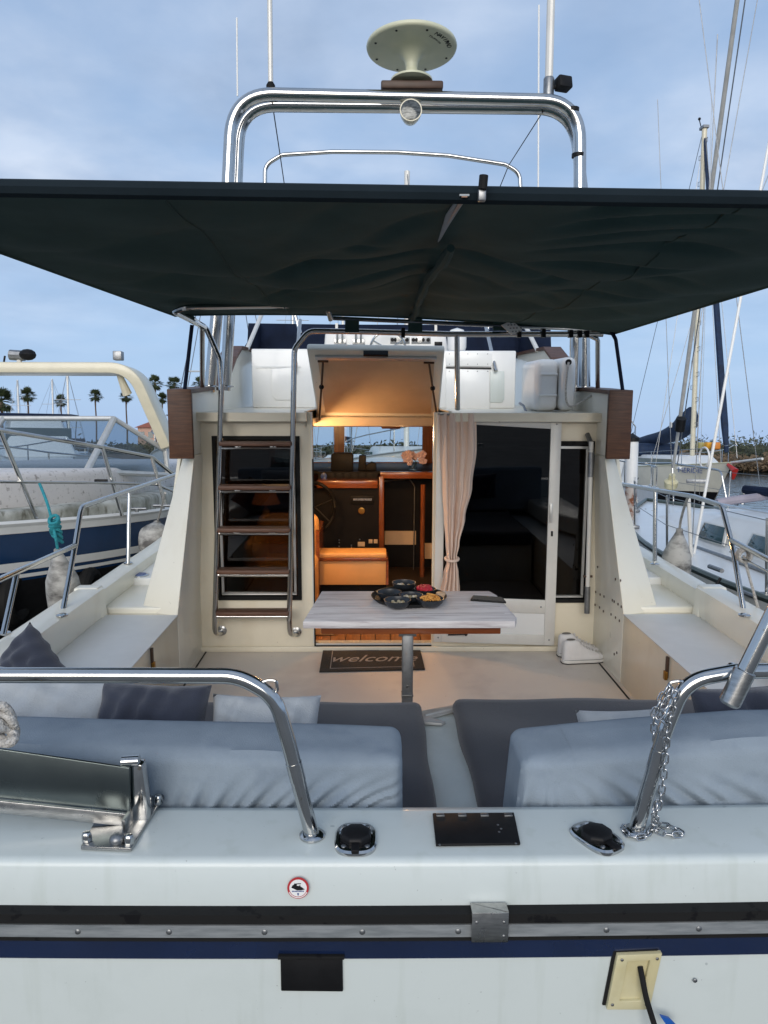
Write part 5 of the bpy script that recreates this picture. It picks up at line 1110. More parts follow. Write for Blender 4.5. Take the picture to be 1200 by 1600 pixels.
# table lamp and armchair seen through the left window
lc_ = P(416, 822, y=6.6); lz = P(416, 822, y=6.6).z
sid = thing('side_table', 'dark cabinet behind the left cabin window carrying a lamp', 'cabinet', (lc_.x, 6.6, .03))
MB().box(lc_.x-.22, lc_.x+.2, 6.4, 6.85, .03, lz-.001).build('carcass', DARKW, sid, bevel=.01); MB().box(lc_.x-.24, lc_.x+.22, 6.38, 6.87, lz-.001, lz+.02).build('top', WOOD, sid, bevel=.006)
tl = thing('table_lamp', 'table lamp with orange cone shade behind the ladder', 'lamp', (lc_.x, 6.6, lz+.02))
MB().lathe([(.05, .02), (.05, .03), (.02, .05), (.035, .075), (.02, .1), (.035, .125), (.02, .15), (.012, .17), (.012, .2)], 16, T(lc_.x, 6.6, lz)).build('base', BEIGE, tl)
MB().lathe([(.125, .20), (.06, .36), (.058, .36), (.123, .20)], 24, T(lc_.x, 6.6, lz)).build('shade', LAMPSH, tl)
acx = P(420, 930, y=5.9); ac = thing('armchair', 'tan leather armchair behind the lower part of the ladder', 'armchair', (acx.x, 5.9, .03))
cushion(acx.x-.12, acx.x+.38, 5.65, 6.2, .03, .44, .06).build('seat', ORANGE, ac); cushion(acx.x-.16, acx.x-.02, 5.65, 6.25, .03, .62, .06).build('arm', ORANGE, ac)
cushion(acx.x-.12, acx.x+.38, 6.1, 6.28, .3, .75, .07).build('backrest', ORANGE, ac)

# ================================================================== neighbouring boats (each in its own frame: x across, y towards the bow, z = 0 on the water)
def hull_pts(Lh, B, F, bow=.35, stern=.82, full=2.2, mid=.45):
    def half(t): 
        k = stern+(1-stern)*min(1, t/.35); return B/2*k*(1-max(0, (t-mid)/(1-mid))**full)
    def sheer(t): return F*(1+bow*t*t)
    return half, sheer
def hull(parent, Lh, B, F, mt, band=None, bands=(), bow=.35, stern=.82, full=2.2, mid=.45, rake=.10, n=28, deckm=None, foot=None, vfac=.82):
    half, sheer = hull_pts(Lh, B, F, bow, stern, full, mid)
    zl = [1.0, .78, .55, .30, .06, -.12, -.35]; wf = [1, .985, .965, .93, vfac+.05, vfac, .35]
    def pt(t, k, s):
        z = sheer(t)*zl[k] if zl[k] > 0 else zl[k]; w_ = half(t)*(wf[k]-(.35*max(0, t-.5)*(k/6)))
        y = Lh*t - Lh*rake*max(0, t-.6)/.4*(1-max(0, z)/sheer(1))
        return Vector((s*max(w_, .004), y, z))
    def side(k0, k1, m_, nm, off=0, par=parent):
        mb = MB()
        for s in (-1, 1): mb.grid(n+1, k1-k0+1, lambda u, v: pt(u, k0+round(v*(k1-k0)), s)+Vector((s*off, 0, 0)))
        return mb.build(nm, m_, par, angle=45)
    mb = MB()
    for s in (-1, 1): mb.grid(n+1, 7, lambda u, v: pt(u, round(v*6), s))
    mb.add([pt(0, k, s) for k in range(7) for s in (-1, 1)], [(2*k, 2*k+1, 2*k+3, 2*k+2) for k in range(6)])
    h = mb.build('hull', mt, parent, angle=45)
    mb = MB().grid(n+1, 7, lambda u, v: (lambda a: Vector((a.x*(1-2*v)*.995, a.y, a.z-.02+.05*half(u)*(1-(1-2*v)**2))))(pt(u, 0, 1)))
    d = mb.build('deck', deckm or DECK, parent)
    for z0, z1, m_, nm in bands:
        mb = MB()
        for s in (-1, 1):
            def f(u, v):
                zf = z0+(z1-z0)*v; k = next((i for i in range(6) if zl[i] >= zf >= zl[i+1]), 4); t_ = (zl[k]-zf)/(zl[k]-zl[k+1]); p = pt(u, k, s).lerp(pt(u, k+1, s), t_); return p+Vector((s*.012, .006 if u > .98 else 0, 0))
            mb.grid(n+1, 4, f)
        mb.build(nm, m_, h, angle=45)
    mb = MB()
    for s in (-1, 1): mb.tube([pt(i/n, 0, s)+Vector((0, 0, .012)) for i in range(n+1)], .025, 6)
    mb.build('toe_rail', foot or ALU, d)
    return half, sheer, h, d
def bxp(par, nm, x0, x1, y0, y1, z0, z1, mt, bev=.04, taper=.12):
    v = [(x0, y0, z0), (x1, y0, z0), (x1, y1, z0), (x0, y1, z0)]; w_ = (x1-x0)*taper/2; l_ = (y1-y0)*taper/2
    u = [(x0+w_, y0+l_*.6, z1), (x1-w_, y0+l_*.6, z1), (x1-w_, y1-l_*2, z1), (x0+w_, y1-l_*2, z1)]
    return MB().add(v+u, [(3, 2, 1, 0), (4, 5, 6, 7), (0, 1, 5, 4), (1, 2, 6, 5), (2, 3, 7, 6), (3, 0, 4, 7)]).build(nm, mt, par, bevel=bev, seg=3)
def frame_at(x, y, heading):                        # heading: degrees the bow turns from +y towards +x
    return T(x, y, WZ) @ RZ(-heading)
# ---- left neighbour: blue and white cruiser, bow towards the quay
LB = frame_at(-4.15, 14.5, 180)
b1 = thing('motor_cruiser', 'weathered blue and white cruiser with cream arch moored on the left', 'boat', (0, 0, 0), LB)
LBi = LB.inverted()
def LW(px, py, y=None, x=None, z=None): return LBi @ W(px, py, y=y, x=x, z=z)
h1, s1, hu, dk = hull(b1, 9.7, 3.55, 1.50, LBLUE, bow=.10, stern=.95, full=1.75, mid=.66, rake=.07, deckm=WEATH, foot=WHITEP,
    bands=((1.0, .955, WHITEP, 'white_sheer_line'), (.80, .755, WHITEP, 'white_stripe'), (.735, .715, WHITEP, 'white_pinstripe'), (.70, .0, BLK, 'dark_shaded_hull')))  # dark bottom paint, with the shade between the hulls put into its black
dz = 1.58
def outline(half, Lh, off, t0, t1, z, n=14): 
    a = [(t0+(t1-t0)*i/n) for i in range(n+1)]; return [Vector((half(t)-off, Lh*t, z)) for t in a]+[Vector((-(half(t)-off), Lh*t, z)) for t in a[::-1]]
MB().prism(outline(h1, 9.7, .20, .12, .90, dz-.14), (0, 0, .28)).build('trunk_base', WEATH, b1, bevel=.05, seg=3)
MB().prism(outline(h1, 9.7, .46, .20, .84, dz+.05), (0, 0, .40)).build('cabin_trunk', WEATHR, b1, bevel=.07, seg=3)
# windscreen in the cruiser's frame: bow is +y
wy = lambda d: d
A0 = LW(135, 737, y=7.6); B0 = LW(178, 654, y=8.35); C0 = LW(258, 704, y=8.8); D0 = LW(262, 742, y=8.8)
A1, B1 = Vector((-A0.x, A0.y, A0.z)), Vector((-B0.x, B0.y, B0.z)); C1, D1 = Vector((-C0.x, C0.y, C0.z)), Vector((-D0.x, D0.y, D0.z))
wsc = MB().tube([A0, B0], .035, 8).build('windscreen_frame', ALU, b1)
for a, b, r_ in ((A1, B1, .035), (B0, B1, .028), (A0, A1, .03), (B0, C0, .028), (A0, D0, .03), (B1, C1, .028), (A1, D1, .03), (C0, D0, .03), (C1, D1, .03)): MB().tube([a, b], r_, 8).build('frame_bar', ALU, wsc)
mA, mB_ = A0.lerp(A1, .52), B0.lerp(B1, .52); MB().tube([mA, mB_], .03, 8).build('centre_bar', ALU, wsc)
for q_ in ([A0, B0, mB_, mA], [mA, mB_, B1, A1], [A0, B0, C0, D0], [A1, B1, C1, D1]):
    n_ = (q_[1]-q_[0]).cross(q_[3]-q_[0]).normalized(); MB().prism(q_, n_*.008).build('windscreen_pane', GLASSO, wsc)
# arch
arp = [LW(266, 700, y=8.9), LW(218, 590, y=8.7), LW(206, 577, y=8.7), LW(180, 574, y=8.7)]; xm = -arp[3].x
pts = fillet([arp[0], LW(212, 577, y=8.7), Vector((-LW(212, 577, y=8.7).x, LW(212, 577, y=8.7).y, LW(212, 577, y=8.7).z)), Vector((-arp[0].x, arp[0].y, arp[0].z))], .35, 10)
m = MB(); n = 4; vs = []; fs = []
for i, p in enumerate(pts):
    a = pts[max(0, i-1)]; b = pts[min(len(pts)-1, i+1)]; tg_ = (b-a).normalized(); nn = tg_.cross(Vector((0, 1, 0))).normalized()
    vs += [p+nn*.06+Vector((0, -.2, 0)), p+nn*.06+Vector((0, .2, 0)), p-nn*.06+Vector((0, .2, 0)), p-nn*.06+Vector((0, -.2, 0))]
for i in range(len(pts)-1):
    for k in range(4): fs.append((i*4+k, i*4+(k+1) % 4, i*4+4+(k+1) % 4, i*4+4+k))
fs += [(0, 1, 2, 3), tuple(len(vs)-4+k for k in range(4))]; m.add(vs, fs); ac1 = m.build('cabin_arch', CREAM, b1, bevel=.02)
c = LW(30, 556, y=8.7); hn = MB().tube([c+Vector((-.06, 0, 0)), c+Vector((.1, 0, .01))], .06, 10).build('horn', GALV, ac1); MB().tube(spline([c+Vector((.16, 0, .0)), c+Vector((.17, 0, -.1)), c+Vector((.1, 0, -.17))], 5), .012, 6).build('horn_wire', BLK, ac1); MB().tube([c+Vector((0, 0, -.04)), c+Vector((0, 0, -.17))], .03, 8).build('horn_post', ALUW, ac1)
c2 = LW(38, 555, y=8.7); MB().ball(c2+Vector((-.06, .05, 0)), .08, 10, 7, (1.2, 1, .8)).build('spotlight', BLK, ac1)
c = LW(185, 556, y=8.7); MB().box(-.05, .05, -.05, .05, -.05, .05, T(*c)).build('bracket', GALV, ac1, bevel=.01); MB().tube([LW(185, 582, y=8.65), LW(199, 616, y=8.75)], [.03, .055], 10).build('rod_tube', CREAM, ac1)
# rails
def lrail(pix, r=.018, nm='rail', par=None): return MB().tube(fillet([LW(a, b, y=d) for a, b, d in pix], .1, 5), r, 10).build(nm, STEEL, par or b1)
lr1 = lrail([(-160, 640, 5.0), (0, 672, 6.1), (160, 699, 7.0), (237, 714, 7.4), (272, 742, 7.7)], .019, 'bow_rail')
lrail([(-160, 750, 5.0), (0, 753, 6.1), (180, 755, 7.0), (245, 757, 7.4), (270, 768, 7.7)], .012, 'middle_rail', lr1)
for pp_ in ([(62, 820, 6.4), (0, 673, 6.1)], [(191, 806, 7.05), (160, 700, 7.0)], [(259, 792, 7.4), (237, 715, 7.4)], [(-60, 830, 5.8), (-110, 655, 5.3)]): lrail(pp_, .018, 'stanchion', lr1)
for a, b, d in ((214, 800, 7.2), (254, 795, 7.35)):
    c = LW(a, b, y=d); MB().tube([c+Vector((-.09, 0, .03)), c+Vector((.09, 0, .03))], .014, 8).tube([c+Vector((0, 0, 0)), c+Vector((0, 0, .03))], .02, 8).build('cleat', GALV, b1)
c = LW(158, 752, y=7.3); MB().box(-.06, .06, -.02, .02, -.02, .02, T(*c)).build('nav_light', BLK, b1, bevel=.005)
for k, (a, b) in enumerate(((22, 915), (140, 905))):
    c = LW(a, b, y=6.3+k*.6); MB().tube([c+Vector((0, .17*math.cos(a_), .17*math.sin(a_)-.12)) for a_ in [2*math.pi*i_/24 for i_ in range(24)]], .065, 10, closed=True).build('tyre_fender', RUB, b1)

# ---- right neighbour: white sailing yacht, bow away
RB = frame_at(4.45, 2.4, 0); RBi = RB.inverted()
def RW(px, py, y=None, x=None, z=None): return RBi @ W(px, py, y=y, x=x, z=z)
b2 = thing('sailing_yacht', 'white sailing yacht with grey green topsides moored close on the right', 'boat', (0, 0, 0), RB)
h2, s2, hu2, dk2 = hull(b2, 10.4, 3.45, 1.10, GREYH, bow=.22, stern=.86, full=2.0, mid=.42, rake=.09, deckm=PANEL, foot=GREYH, bands=((.98, .90, WHITEP, 'white_line'),))
cr_ = bxp(b2, 'coachroof', -1.02, 1.02, 2.2, 7.2, 1.12, 1.55, PANEL, .08, .28)
bxp(b2, 'coachroof_nose', -.72, .72, 6.3, 8.6, 1.18, 1.42, PANEL, .06, .4)
def port(px0, py0, px1, py1, par, d0):
    pass
# side windows on the coachroof
for i, (y0, y1) in enumerate(((5.35, 6.05), (4.2, 4.95), (3.0, 3.75))):
    for s in (-1, 1):
        q_ = [(s*.955, y0, 1.22), (s*.955, y1, 1.22), (s*.895, y1-.06, 1.42), (s*.895, y0+.06, 1.42)]; q_ = [Vector(p) for p in q_]
        MB().prism([p+Vector((s*.012, 0, 0)) for p in q_], (s*.02, 0, 0)).build('window_frame', ALUW, cr_, bevel=.02, seg=3); cc_ = sum(q_, Vector())/4
        MB().prism([p.lerp(cc_, .14)+Vector((s*.034, 0, 0)) for p in q_], (s*.003, 0, 0)).build('window_pane', PORT, cr_, bevel=.001)
c = RW(1160, 824, y=6.1); hq = [RW(a, b, z=1.50+WZ) for a, b in ((1146, 806), (1184, 815), (1170, 843), (1132, 832))]
hq0 = RW(1158, 825, y=7.2)
hw = [Vector((-.99+.0, 4.2, 1.2))]
def seg(a, b, r, nm, mt, par): return MB().tube([a, b], r, 8).build(nm, mt, par)
for s in (-1, 1):
    gr = MB().tube(fillet([(s*.86, 3.0, 1.56), (s*.86, 3.0, 1.62), (s*.80, 6.3, 1.62), (s*.80, 6.3, 1.55)], .05), .014, 8).build('grab_rail', STEEL, b2)
    MB().tube([(s*1.25, 2.6, 1.17), (s*1.2, 5.6, 1.19)], .02, 8).build('genoa_track', GALV, b2)
    st0 = []
    for y_ in (1.2, 3.2, 5.2, 7.2, 8.9):
        t_ = y_/10.4; x_ = s*(h2(t_)-.06); z_ = s2(t_); seg(Vector((x_, y_, z_)), Vector((x_*1.0+s*.02, y_, z_+.60)), .0125, 'stanchion', STEEL, b2); MB().box(x_-.05, x_+.05, y_-.04, y_+.04, z_-.01, z_+.03).build('stanchion_base', GALV, b2, bevel=.006); st0.append(Vector((x_+s*.02, y_, z_)))
    for dz_ in (.58, .30): MB().tube([p+Vector((0, 0, dz_)) for p in st0]+[Vector((s*.35, 10.0, s2(.97)+dz_+.03))], .004, 5).build('lifeline', GALV, b2)
    pul = fillet([(s*.75, 9.0, s2(.88)), (s*.70, 9.2, s2(.88)+.60), (s*.30, 10.2, s2(.98)+.64), (0, 10.55, s2(1)+.62)], .15); MB().tube(pul, .014, 8).build('pulpit', STEEL, b2); seg(Vector((s*.3, 10.0, s2(.97))), Vector((s*.32, 10.15, s2(.98)+.63)), .013, 'pulpit_leg', STEEL, b2)
MX = Vector((0, 5.9, 0))
mast = MB().tube([MX+Vector((0, 0, 1.5)), MX+Vector((0, -.05, 14))], .075, 12).build('mast', ALU, b2)
seg(MX+Vector((0, -.1, 2.6)), MX+Vector((0, -4.3, 2.7)), .06, 'boom', ALU, b2); cushion(-.16, .16, 1.6, 5.8, 2.66, 2.95, .1).build('sail_cover', SAILB, b2)
# furled headsail on the forestay with its drum
fs0 = RW(1049, 752, y=12.1); fs1 = RW(1152, 0, y=9.3); dd = (fs1-fs0).normalized()
fst = MB().tube([fs0+dd*.25, fs0+dd*1.5, fs0+dd*6, fs0+dd*12.2], [.022, .03, .028, .022], 10).build('furled_headsail', mat('uv_grey_sail', (.42, .42, .40), .8, var=.1, scale=8), b2)
MB().tube([fs0-dd*.15, fs0-dd*.1, fs0+dd*.0, fs0+dd*.04, fs0+dd*.12], [.05, .10, .11, .06, .05], 14).build('furling_drum', IVORY, fst); seg(fs0-dd*.5, fs0, .012, 'tack_wire', GALV, fst)
k = RW(1063, 665, y=11.5); MB().tube([k-dd*.08, k+dd*.12], .075, 12).build('swivel', BLK, fst)
seg(fs0+dd*.3+Vector((.06, 0, 0)), fs0+dd*12+Vector((.12, 0, 0)), .008, 'halyard', GALV, fst)
# shroud in a white tube and other stays
sh0 = RW(1083, 872, y=7.6); sh1 = RW(1155, 478, y=7.6); d2 = (sh1-sh0)
shr = seg(sh0, sh0+d2*3.4, .015, 'shroud', WHITEP, b2)
for (a, b, c_, d, y0) in ((1080, 882, 1100, 480, 7.5), (1052, 790, 1040, 480, 12), (1190, 780, 1130, 300, 9.5), (1112, 160, 1102, 480, 20), (1187, -20, 1130, 300, 9.0), (1230, 200, 1190, 300, 9)):
    p_, q_ = RW(a, b, y=y0), RW(c_, d, y=y0); seg(p_, q_+(q_-p_)*1.0, .005, 'stay_wire', GALV, b2)
p_ = RW(1080, 878, y=7.45); seg(p_, RW(1076, 778, y=7.45), .02, 'turnbuckle_cover', ALUW, b2); MB().box(-.03, .03, -.16, .16, -.03, .03, T(*RW(1090, 752, y=11.4)) @ RZ(70)).build('anchor_shank', GALV, b2, bevel=.01)
for a, b in ((1118, 892), (1168, 932)): c = RW(a, b, y=6.3 if a < 1150 else 5.7); MB().tube([c+Vector((0, -.12, .02)), c+Vector((0, .12, .02))], .02, 8).build('cleat', GALV, b2)
MB().tube(spline([RW(1038, 800, y=11.6)+Vector((.3*math.cos(k_), .25*math.sin(k_*1.3), .03*math.sin(k_*2.1))) for k_ in [i*.9 for i in range(16)]], 4), .022, 6).build('coiled_line', ROPEW, b2)
pt0, pt1 = RW(1163, 765, y=9.2), RW(1260, 775, y=8.5); seg(pt0, pt1, .055, 'dark_spar', CANVB, b2); seg(RW(1160, 788, y=9.2), RW(1163, 762, y=9.2), .03, 'spar_crutch', STEEL, b2); seg(RW(1150, 790, y=9.2), RW(1163, 764, y=9.3), .025, 'spar_crutch', GALV, b2)
MB().tube(spline([RW(a, b, y=9.0) for a, b in ((1120, 786), (1150, 781), (1176, 778), (1215, 772))], 5), .05, 8).build('folded_cloth', mat('pinkish_cloth', (.36, .33, .38), .9), b2)
for a, b in ((1126, 925), (1148, 950)):
    c0 = RW(a, b-22, y=6.0); MB().tube(spline([c0, c0+Vector((-.05, 0, -.12)), c0+Vector((-.04, 0, -.35))], 5), .012, 6).build('dangling_line', BLK, b2)

# ---- cream ketch moored across, with blue sail cover
kx, ky = W(1062, 770, z=WZ).x, 31.0
KB = frame_at(12.25, 38.2, 176); KBi = KB.inverted()
b3 = thing('cream_sailboat', 'cream sailboat lying across with blue sail cover and stepped mast', 'boat', (0, 0, 0), KB)
h3, s3, hu3, dk3 = hull(b3, 10.3, 3.1, 1.25, CREAMH, bow=.30, stern=.7, full=1.9, mid=.4, rake=.13, deckm=DECK, foot=GREENISH, bands=((.30, -.02, BLK, 'black_boot_top'),))
bxp(b3, 'cabin', -.95, .95, 2.6, 8.2, 1.3, 1.85, PANEL, .06, .16); bxp(b3, 'cabin_band', -.985, .985, 3.0, 7.4, 1.45, 1.70, mat('olive_glass', (.10, .11, .075), .3), .02, .05)
mk = Vector((0, 5.9, 0)); KD = 32.6
mt0, mt1 = Vector((0, 7.2, 1.3)), Vector((0, 7.25, 14.6))
mst = MB().tube([mt0, mt1], .10, 12).build('mast', CREAM, b3)
for i in range(24):
    s = 1 if i % 2 else -1; z_ = 2.5+i*.5; MB().tube([Vector((0, 7.2+s*.09, z_)), Vector((0, 7.2+s*.32, z_+.02)), Vector((0, 7.2+s*.32, z_+.18)), Vector((0, 7.2+s*.09, z_+.16))], .012, 5).build('mast_step', GALV, mst)
MB().box(-.12, .12, 7.05, 7.4, 14.6, 14.7).build('masthead', GALV, mst); MB().tube([(0, 7.0, 14.7), (0, 6.8, 15.1)], .02, 6).ball((0, 6.8, 15.15), .06, 8, 5).build('wind_vane', BLK, mst)
cov = [Vector((0, y_, z_)) for y_, z_ in ((7.05, 3.75), (6.7, 3.25), (5.8, 2.85), (4.5, 2.62), (3.1, 2.50), (1.9, 2.42))]; rad = [.15, .46, .40, .30, .26, .18]
MB().tube(spline(cov, 5), [rad[min(5, int(i/5))]+(rad[min(5, int(i/5)+1)]-rad[min(5, int(i/5))])*((i % 5)/5) for i in range(26)], 12).build('sail_cover', SAILB, b3)
MB().box(.44, .47, 6.05, 6.25, 3.0, 3.22).build('cover_patch', WHITEP, b3)
cushion(-1.0, 1.0, 1.9, 4.2, 1.75, 2.35, .25, nx=14).build('spray_hood', SAILB, b3)
f0, f1 = Vector((0, 9.9, 1.75)), Vector((0, 7.3, 14.2)); fd = (f1-f0)
MB().tube([f0+fd*.02, f0+fd*.1, f0+fd*.5, f1], [.08, .13, .11, .06], 10).build('furled_genoa', SAILB, b3)
for a, b in ((Vector((1.4, 6.9, 1.4)), Vector((.0, 7.2, 14.3))), (Vector((-1.4, 6.9, 1.4)), Vector((.0, 7.2, 14.3))), (Vector((0, .1, 1.3)), Vector((0, 7.1, 14.5))), (Vector((1.4, 6.4, 1.4)), Vector((0, 7.2, 8))), (Vector((0, 10.6, 1.8)), Vector((0, 7.3, 14.4)))): MB().tube([a, b], .012, 5).build('stay_wire', GALV, b3)
for s in (-1, 1):
    pts = []
    for y_ in (.8, 2.6, 4.4, 6.2, 8.0, 9.4): t_ = y_/10.3; x_ = s*(h3(t_)-.08); z_ = s3(t_); MB().tube([(x_, y_, z_), (x_, y_, z_+.62)], .016, 6).build('stanchion', STEEL, b3); pts.append((x_, y_, z_+.6))
    MB().tube(pts+[(0, 10.5, s3(1)+.68)], .014, 6).build('lifeline', STEEL, b3)
for y_, mt_, nm in ((9.2, YELLOW, 'yellow_buoy'), (9.75, mat('orange_buoy', (.62, .22, .03), .5), 'orange_buoy'), (8.6, mat('straw_buoy', (.42, .36, .12), .6), 'straw_buoy')):
    cushion(.25, .50, y_-.16, y_+.16, s3(.9)+.55, s3(.9)+.82, .06, nx=8, nz=8, ny=8).build(nm, mt_, b3)
rg_ = [Vector((.6, 9.35+.38*math.cos(a), s3(.9)+.25+.38*math.sin(a))) for a in [2*math.pi*i/20 for i in range(20)]]; MB().tube(rg_, .035, 8, closed=True).build('ring', WHITEP, b3)
MB().tube([(0.12, 10.2, 1.55), (.14, 10.75, 1.35), (.1, 10.55, 1.05)], [.06, .12, .05], 8).build('red_anchor', REDP, b3)
MB().tube([(0, 10.2, s3(1)), (0, 12.2, s3(1)+.18)], .045, 8).build('bowsprit', ALUW, b3)
lettering('MERIDIE', .27, BLUES, b3, T(.74, 8.55, 1.28) @ RZ(90+20) @ RX(90) @ Matrix.Diagonal((1.25, 1, 1, 1)))
wp = Vector((.3, .5, 1.3)); MB().tube([wp, wp+Vector((0, 0, 2.45))], .035, 8).build('generator_pole', ALUW, b3)
wg_ = MB().ball(wp+Vector((0, -.1, 2.5)), .13, 10, 7, (1, 1.8, 1)).build('wind_generator', ALUW, b3)
for a in (75, 195, 315):
    d_ = Vector((math.cos(R(a-45)), 0, math.sin(R(a-45)))); d_ = Vector((0, d_.x, d_.z)); c = wp+Vector((.16, -.1, 2.5)); MB().tube([c, c+d_*.3, c+d_*.62], [.06, .05, .012], 6).build('blade', BLK, wg_)

# ---- boats ahead (seen through the cabin windscreen and past the left cruiser)
def far_boat(nm, label, x, y, hd, Lh, B, F, hm, cab, mastx=None, cover=None, bimini=None, extra=0, ph=0):
    Fm = frame_at(x, y, hd); o = thing(nm, label, 'boat', (0, 0, 0), Fm, 'boats moored ahead'); hh, ss, a, b = hull(o, Lh, B, F, hm, n=16)
    c = bxp(o, 'cabin', -B*.30, B*.30, Lh*.22, Lh*.70, F*.98, F+cab, PANEL, .08, .25)
    for s in (-1, 1): MB().box(min(s*B*.28, s*B*.296), max(s*B*.28, s*B*.296), Lh*.30, Lh*.56, F+cab*.35, F+cab*.72).build('window', PORT, c)
    for s in (-1, 1):
        MB().tube([(s*(hh(i/8)-.05), Lh*i/8, ss(i/8)+.6) for i in range(1, 8)]+[(0, Lh, ss(1)+.65)], .018, 6).build('rail', STEEL, o)
        for i in (1, 3, 5, 7): MB().tube([(s*(hh(i/8)-.05), Lh*i/8, ss(i/8)), (s*(hh(i/8)-.05), Lh*i/8, ss(i/8)+.6)], .016, 6).build('stanchion', STEEL, o)
    if mastx:
        mm = MB().tube([(0, Lh*.52, F), (0, Lh*.51, mastx)], .085, 10).build('mast', ALU if ph % 2 else ALUW, o)
        for q_ in (.45, .72): MB().tube([(-B*.3, Lh*.52, mastx*q_), (B*.3, Lh*.52, mastx*q_)], .025, 6).build('spreader', ALU, mm)
        for a_, b_ in (((-B*.45, Lh*.5, F), (0, Lh*.51, mastx)), ((B*.45, Lh*.5, F), (0, Lh*.51, mastx)), ((0, Lh, F*1.3), (0, Lh*.51, mastx)), ((0, 0, F), (0, Lh*.51, mastx))): MB().tube([a_, b_], .012, 5).build('stay_wire', GALV, mm)
        cushion(-.16, .16, Lh*.12, Lh*.5, F+1.2, F+1.55, .12, nx=8, nz=8, ny=14).build('sail_cover', cover or SAILB, o)
    if bimini:
        cushion(-B*.42, B*.42, Lh*.05, Lh*.30, F+1.75, F+1.95, .09, nx=14, nz=8, ny=10).build('bimini', bimini, o)
        for s in (-1, 1):
            for yy_ in (.07, .28): MB().tube([(s*B*.40, Lh*.17, F), (s*B*.40, Lh*yy_, F+1.8)], .016, 6).build('bimini_leg', STEEL, o)
    if extra: bxp(o, 'wheelhouse', -B*.28, B*.28, Lh*.25, Lh*.55, F+cab, F+cab+1.1, PANEL, .08, .3); MB().box(-B*.255, B*.255, Lh*.28, Lh*.50, F+cab+.45, F+cab+.85).build('wheelhouse_window', PORT, o)
    return o
far_boat('moored_boat', 'white sailboat with blue bimini seen through the middle windscreen pane', .4, 30, 176, 12, 3.9, 1.62, PANEL, .6, 10.5, SAILB, SAILB)
far_boat('moored_boat', 'white yacht seen through the left windscreen pane', -3.9, 27, 183, 11, 3.6, 1.65, WHITEP, .6, 9.5, CANVB, None, 0, 1)
far_boat('moored_boat', 'white motorboat with wheelhouse seen through the right windscreen pane', 5.4, 30, 176, 11, 3.7, 1.7, PANEL, .7, None, None, None, 1)
far_boat('moored_boat', 'white cruiser with blue canopy seen through the left cruiser windscreen', -12.5, 27, 150, 10, 3.5, 1.3, PANEL, .6, None, None, CANVB, 1)
far_boat('moored_boat', 'long white yacht lying beyond the left cruiser windscreen, nearer its centre bar', -8.6, 22.5, 168, 10, 3.3, 1.2, WHITEP, .5, None, None, None, 0, 2)
far_boat('moored_boat', 'distant sailboat behind the left cruiser, its mast by the second palm', -34, 75, 160, 11, 3.5, 1.2, WHITEP, .5, 8, SAILB, None, 0, 1)
far_boat('moored_boat', 'distant sailboat with dark cover behind the left cruiser, mast by the fourth palm', -24.6, 66, 175, 10, 3.3, 1.2, PANEL, .5, 8, CANVB, None, 0, 2)
far_boat('moored_boat', 'distant pale sailboat whose thin masts stand left of the fourth palm', -31, 82, 185, 12, 3.6, 1.2, PANEL, .5, 8.6, SAILB, None, 0, 3)
far_boat('moored_boat', 'distant sailboat ahead, behind the boat with the blue bimini', 3.4, 46, 178, 11, 3.6, 1.2, WHITEP, .5, 15, SAILB, None, 0, 1)
far_boat('moored_boat', 'distant sailboat ahead and to the left of the orchid', -1.6, 50, 183, 12, 3.7, 1.2, PANEL, .5, 15.5, CANVB, None, 0, 2)
far_boat('moored_boat', 'small white sailboat behind the cream one, nearest the rusty pile', W(1004, 720, y=22).x, 24.5, 200, 7.5, 2.6, 1.0, mat('pale_grey_hull', (.48, .52, .56), .35), .45, None, None, None, 0, 2)
far_boat('moored_boat', 'distant sailboat far ahead between the pale and the middle yachts', -6, 60, 178, 12, 3.7, 1.2, WHITEP, .5, 15, SAILB, None, 0, 1)
# ---- rusty pile by the right wing
c = W(985, 790, y=10.5); pl_ = thing('mooring_pile', 'white and rust-brown mooring pile beside the right wing wall', 'pile', (c.x, c.y, WZ), WORLD)
MB().tube([(c.x, c.y, WZ-1), (c.x, c.y, W(985, 760, y=10.5).z)], .075, 14).build('rusty_foot', mat('rust', (.20, .07, .03), .85, col2=(.45, .40, .36), scale=8, lo=.45, hi=.55), pl_)
MB().tube([(c.x, c.y, W(985, 760, y=10.5).z), (c.x, c.y, W(985, 690, y=10.5).z)], .085, 14).build('white_sleeve', WHITEP, pl_); MB().lathe([(.10, 0), (.10, .05), (1e-6, .12)], 14, T(c.x, c.y, W(985, 690, y=10.5).z)).build('cap', BLK, pl_)

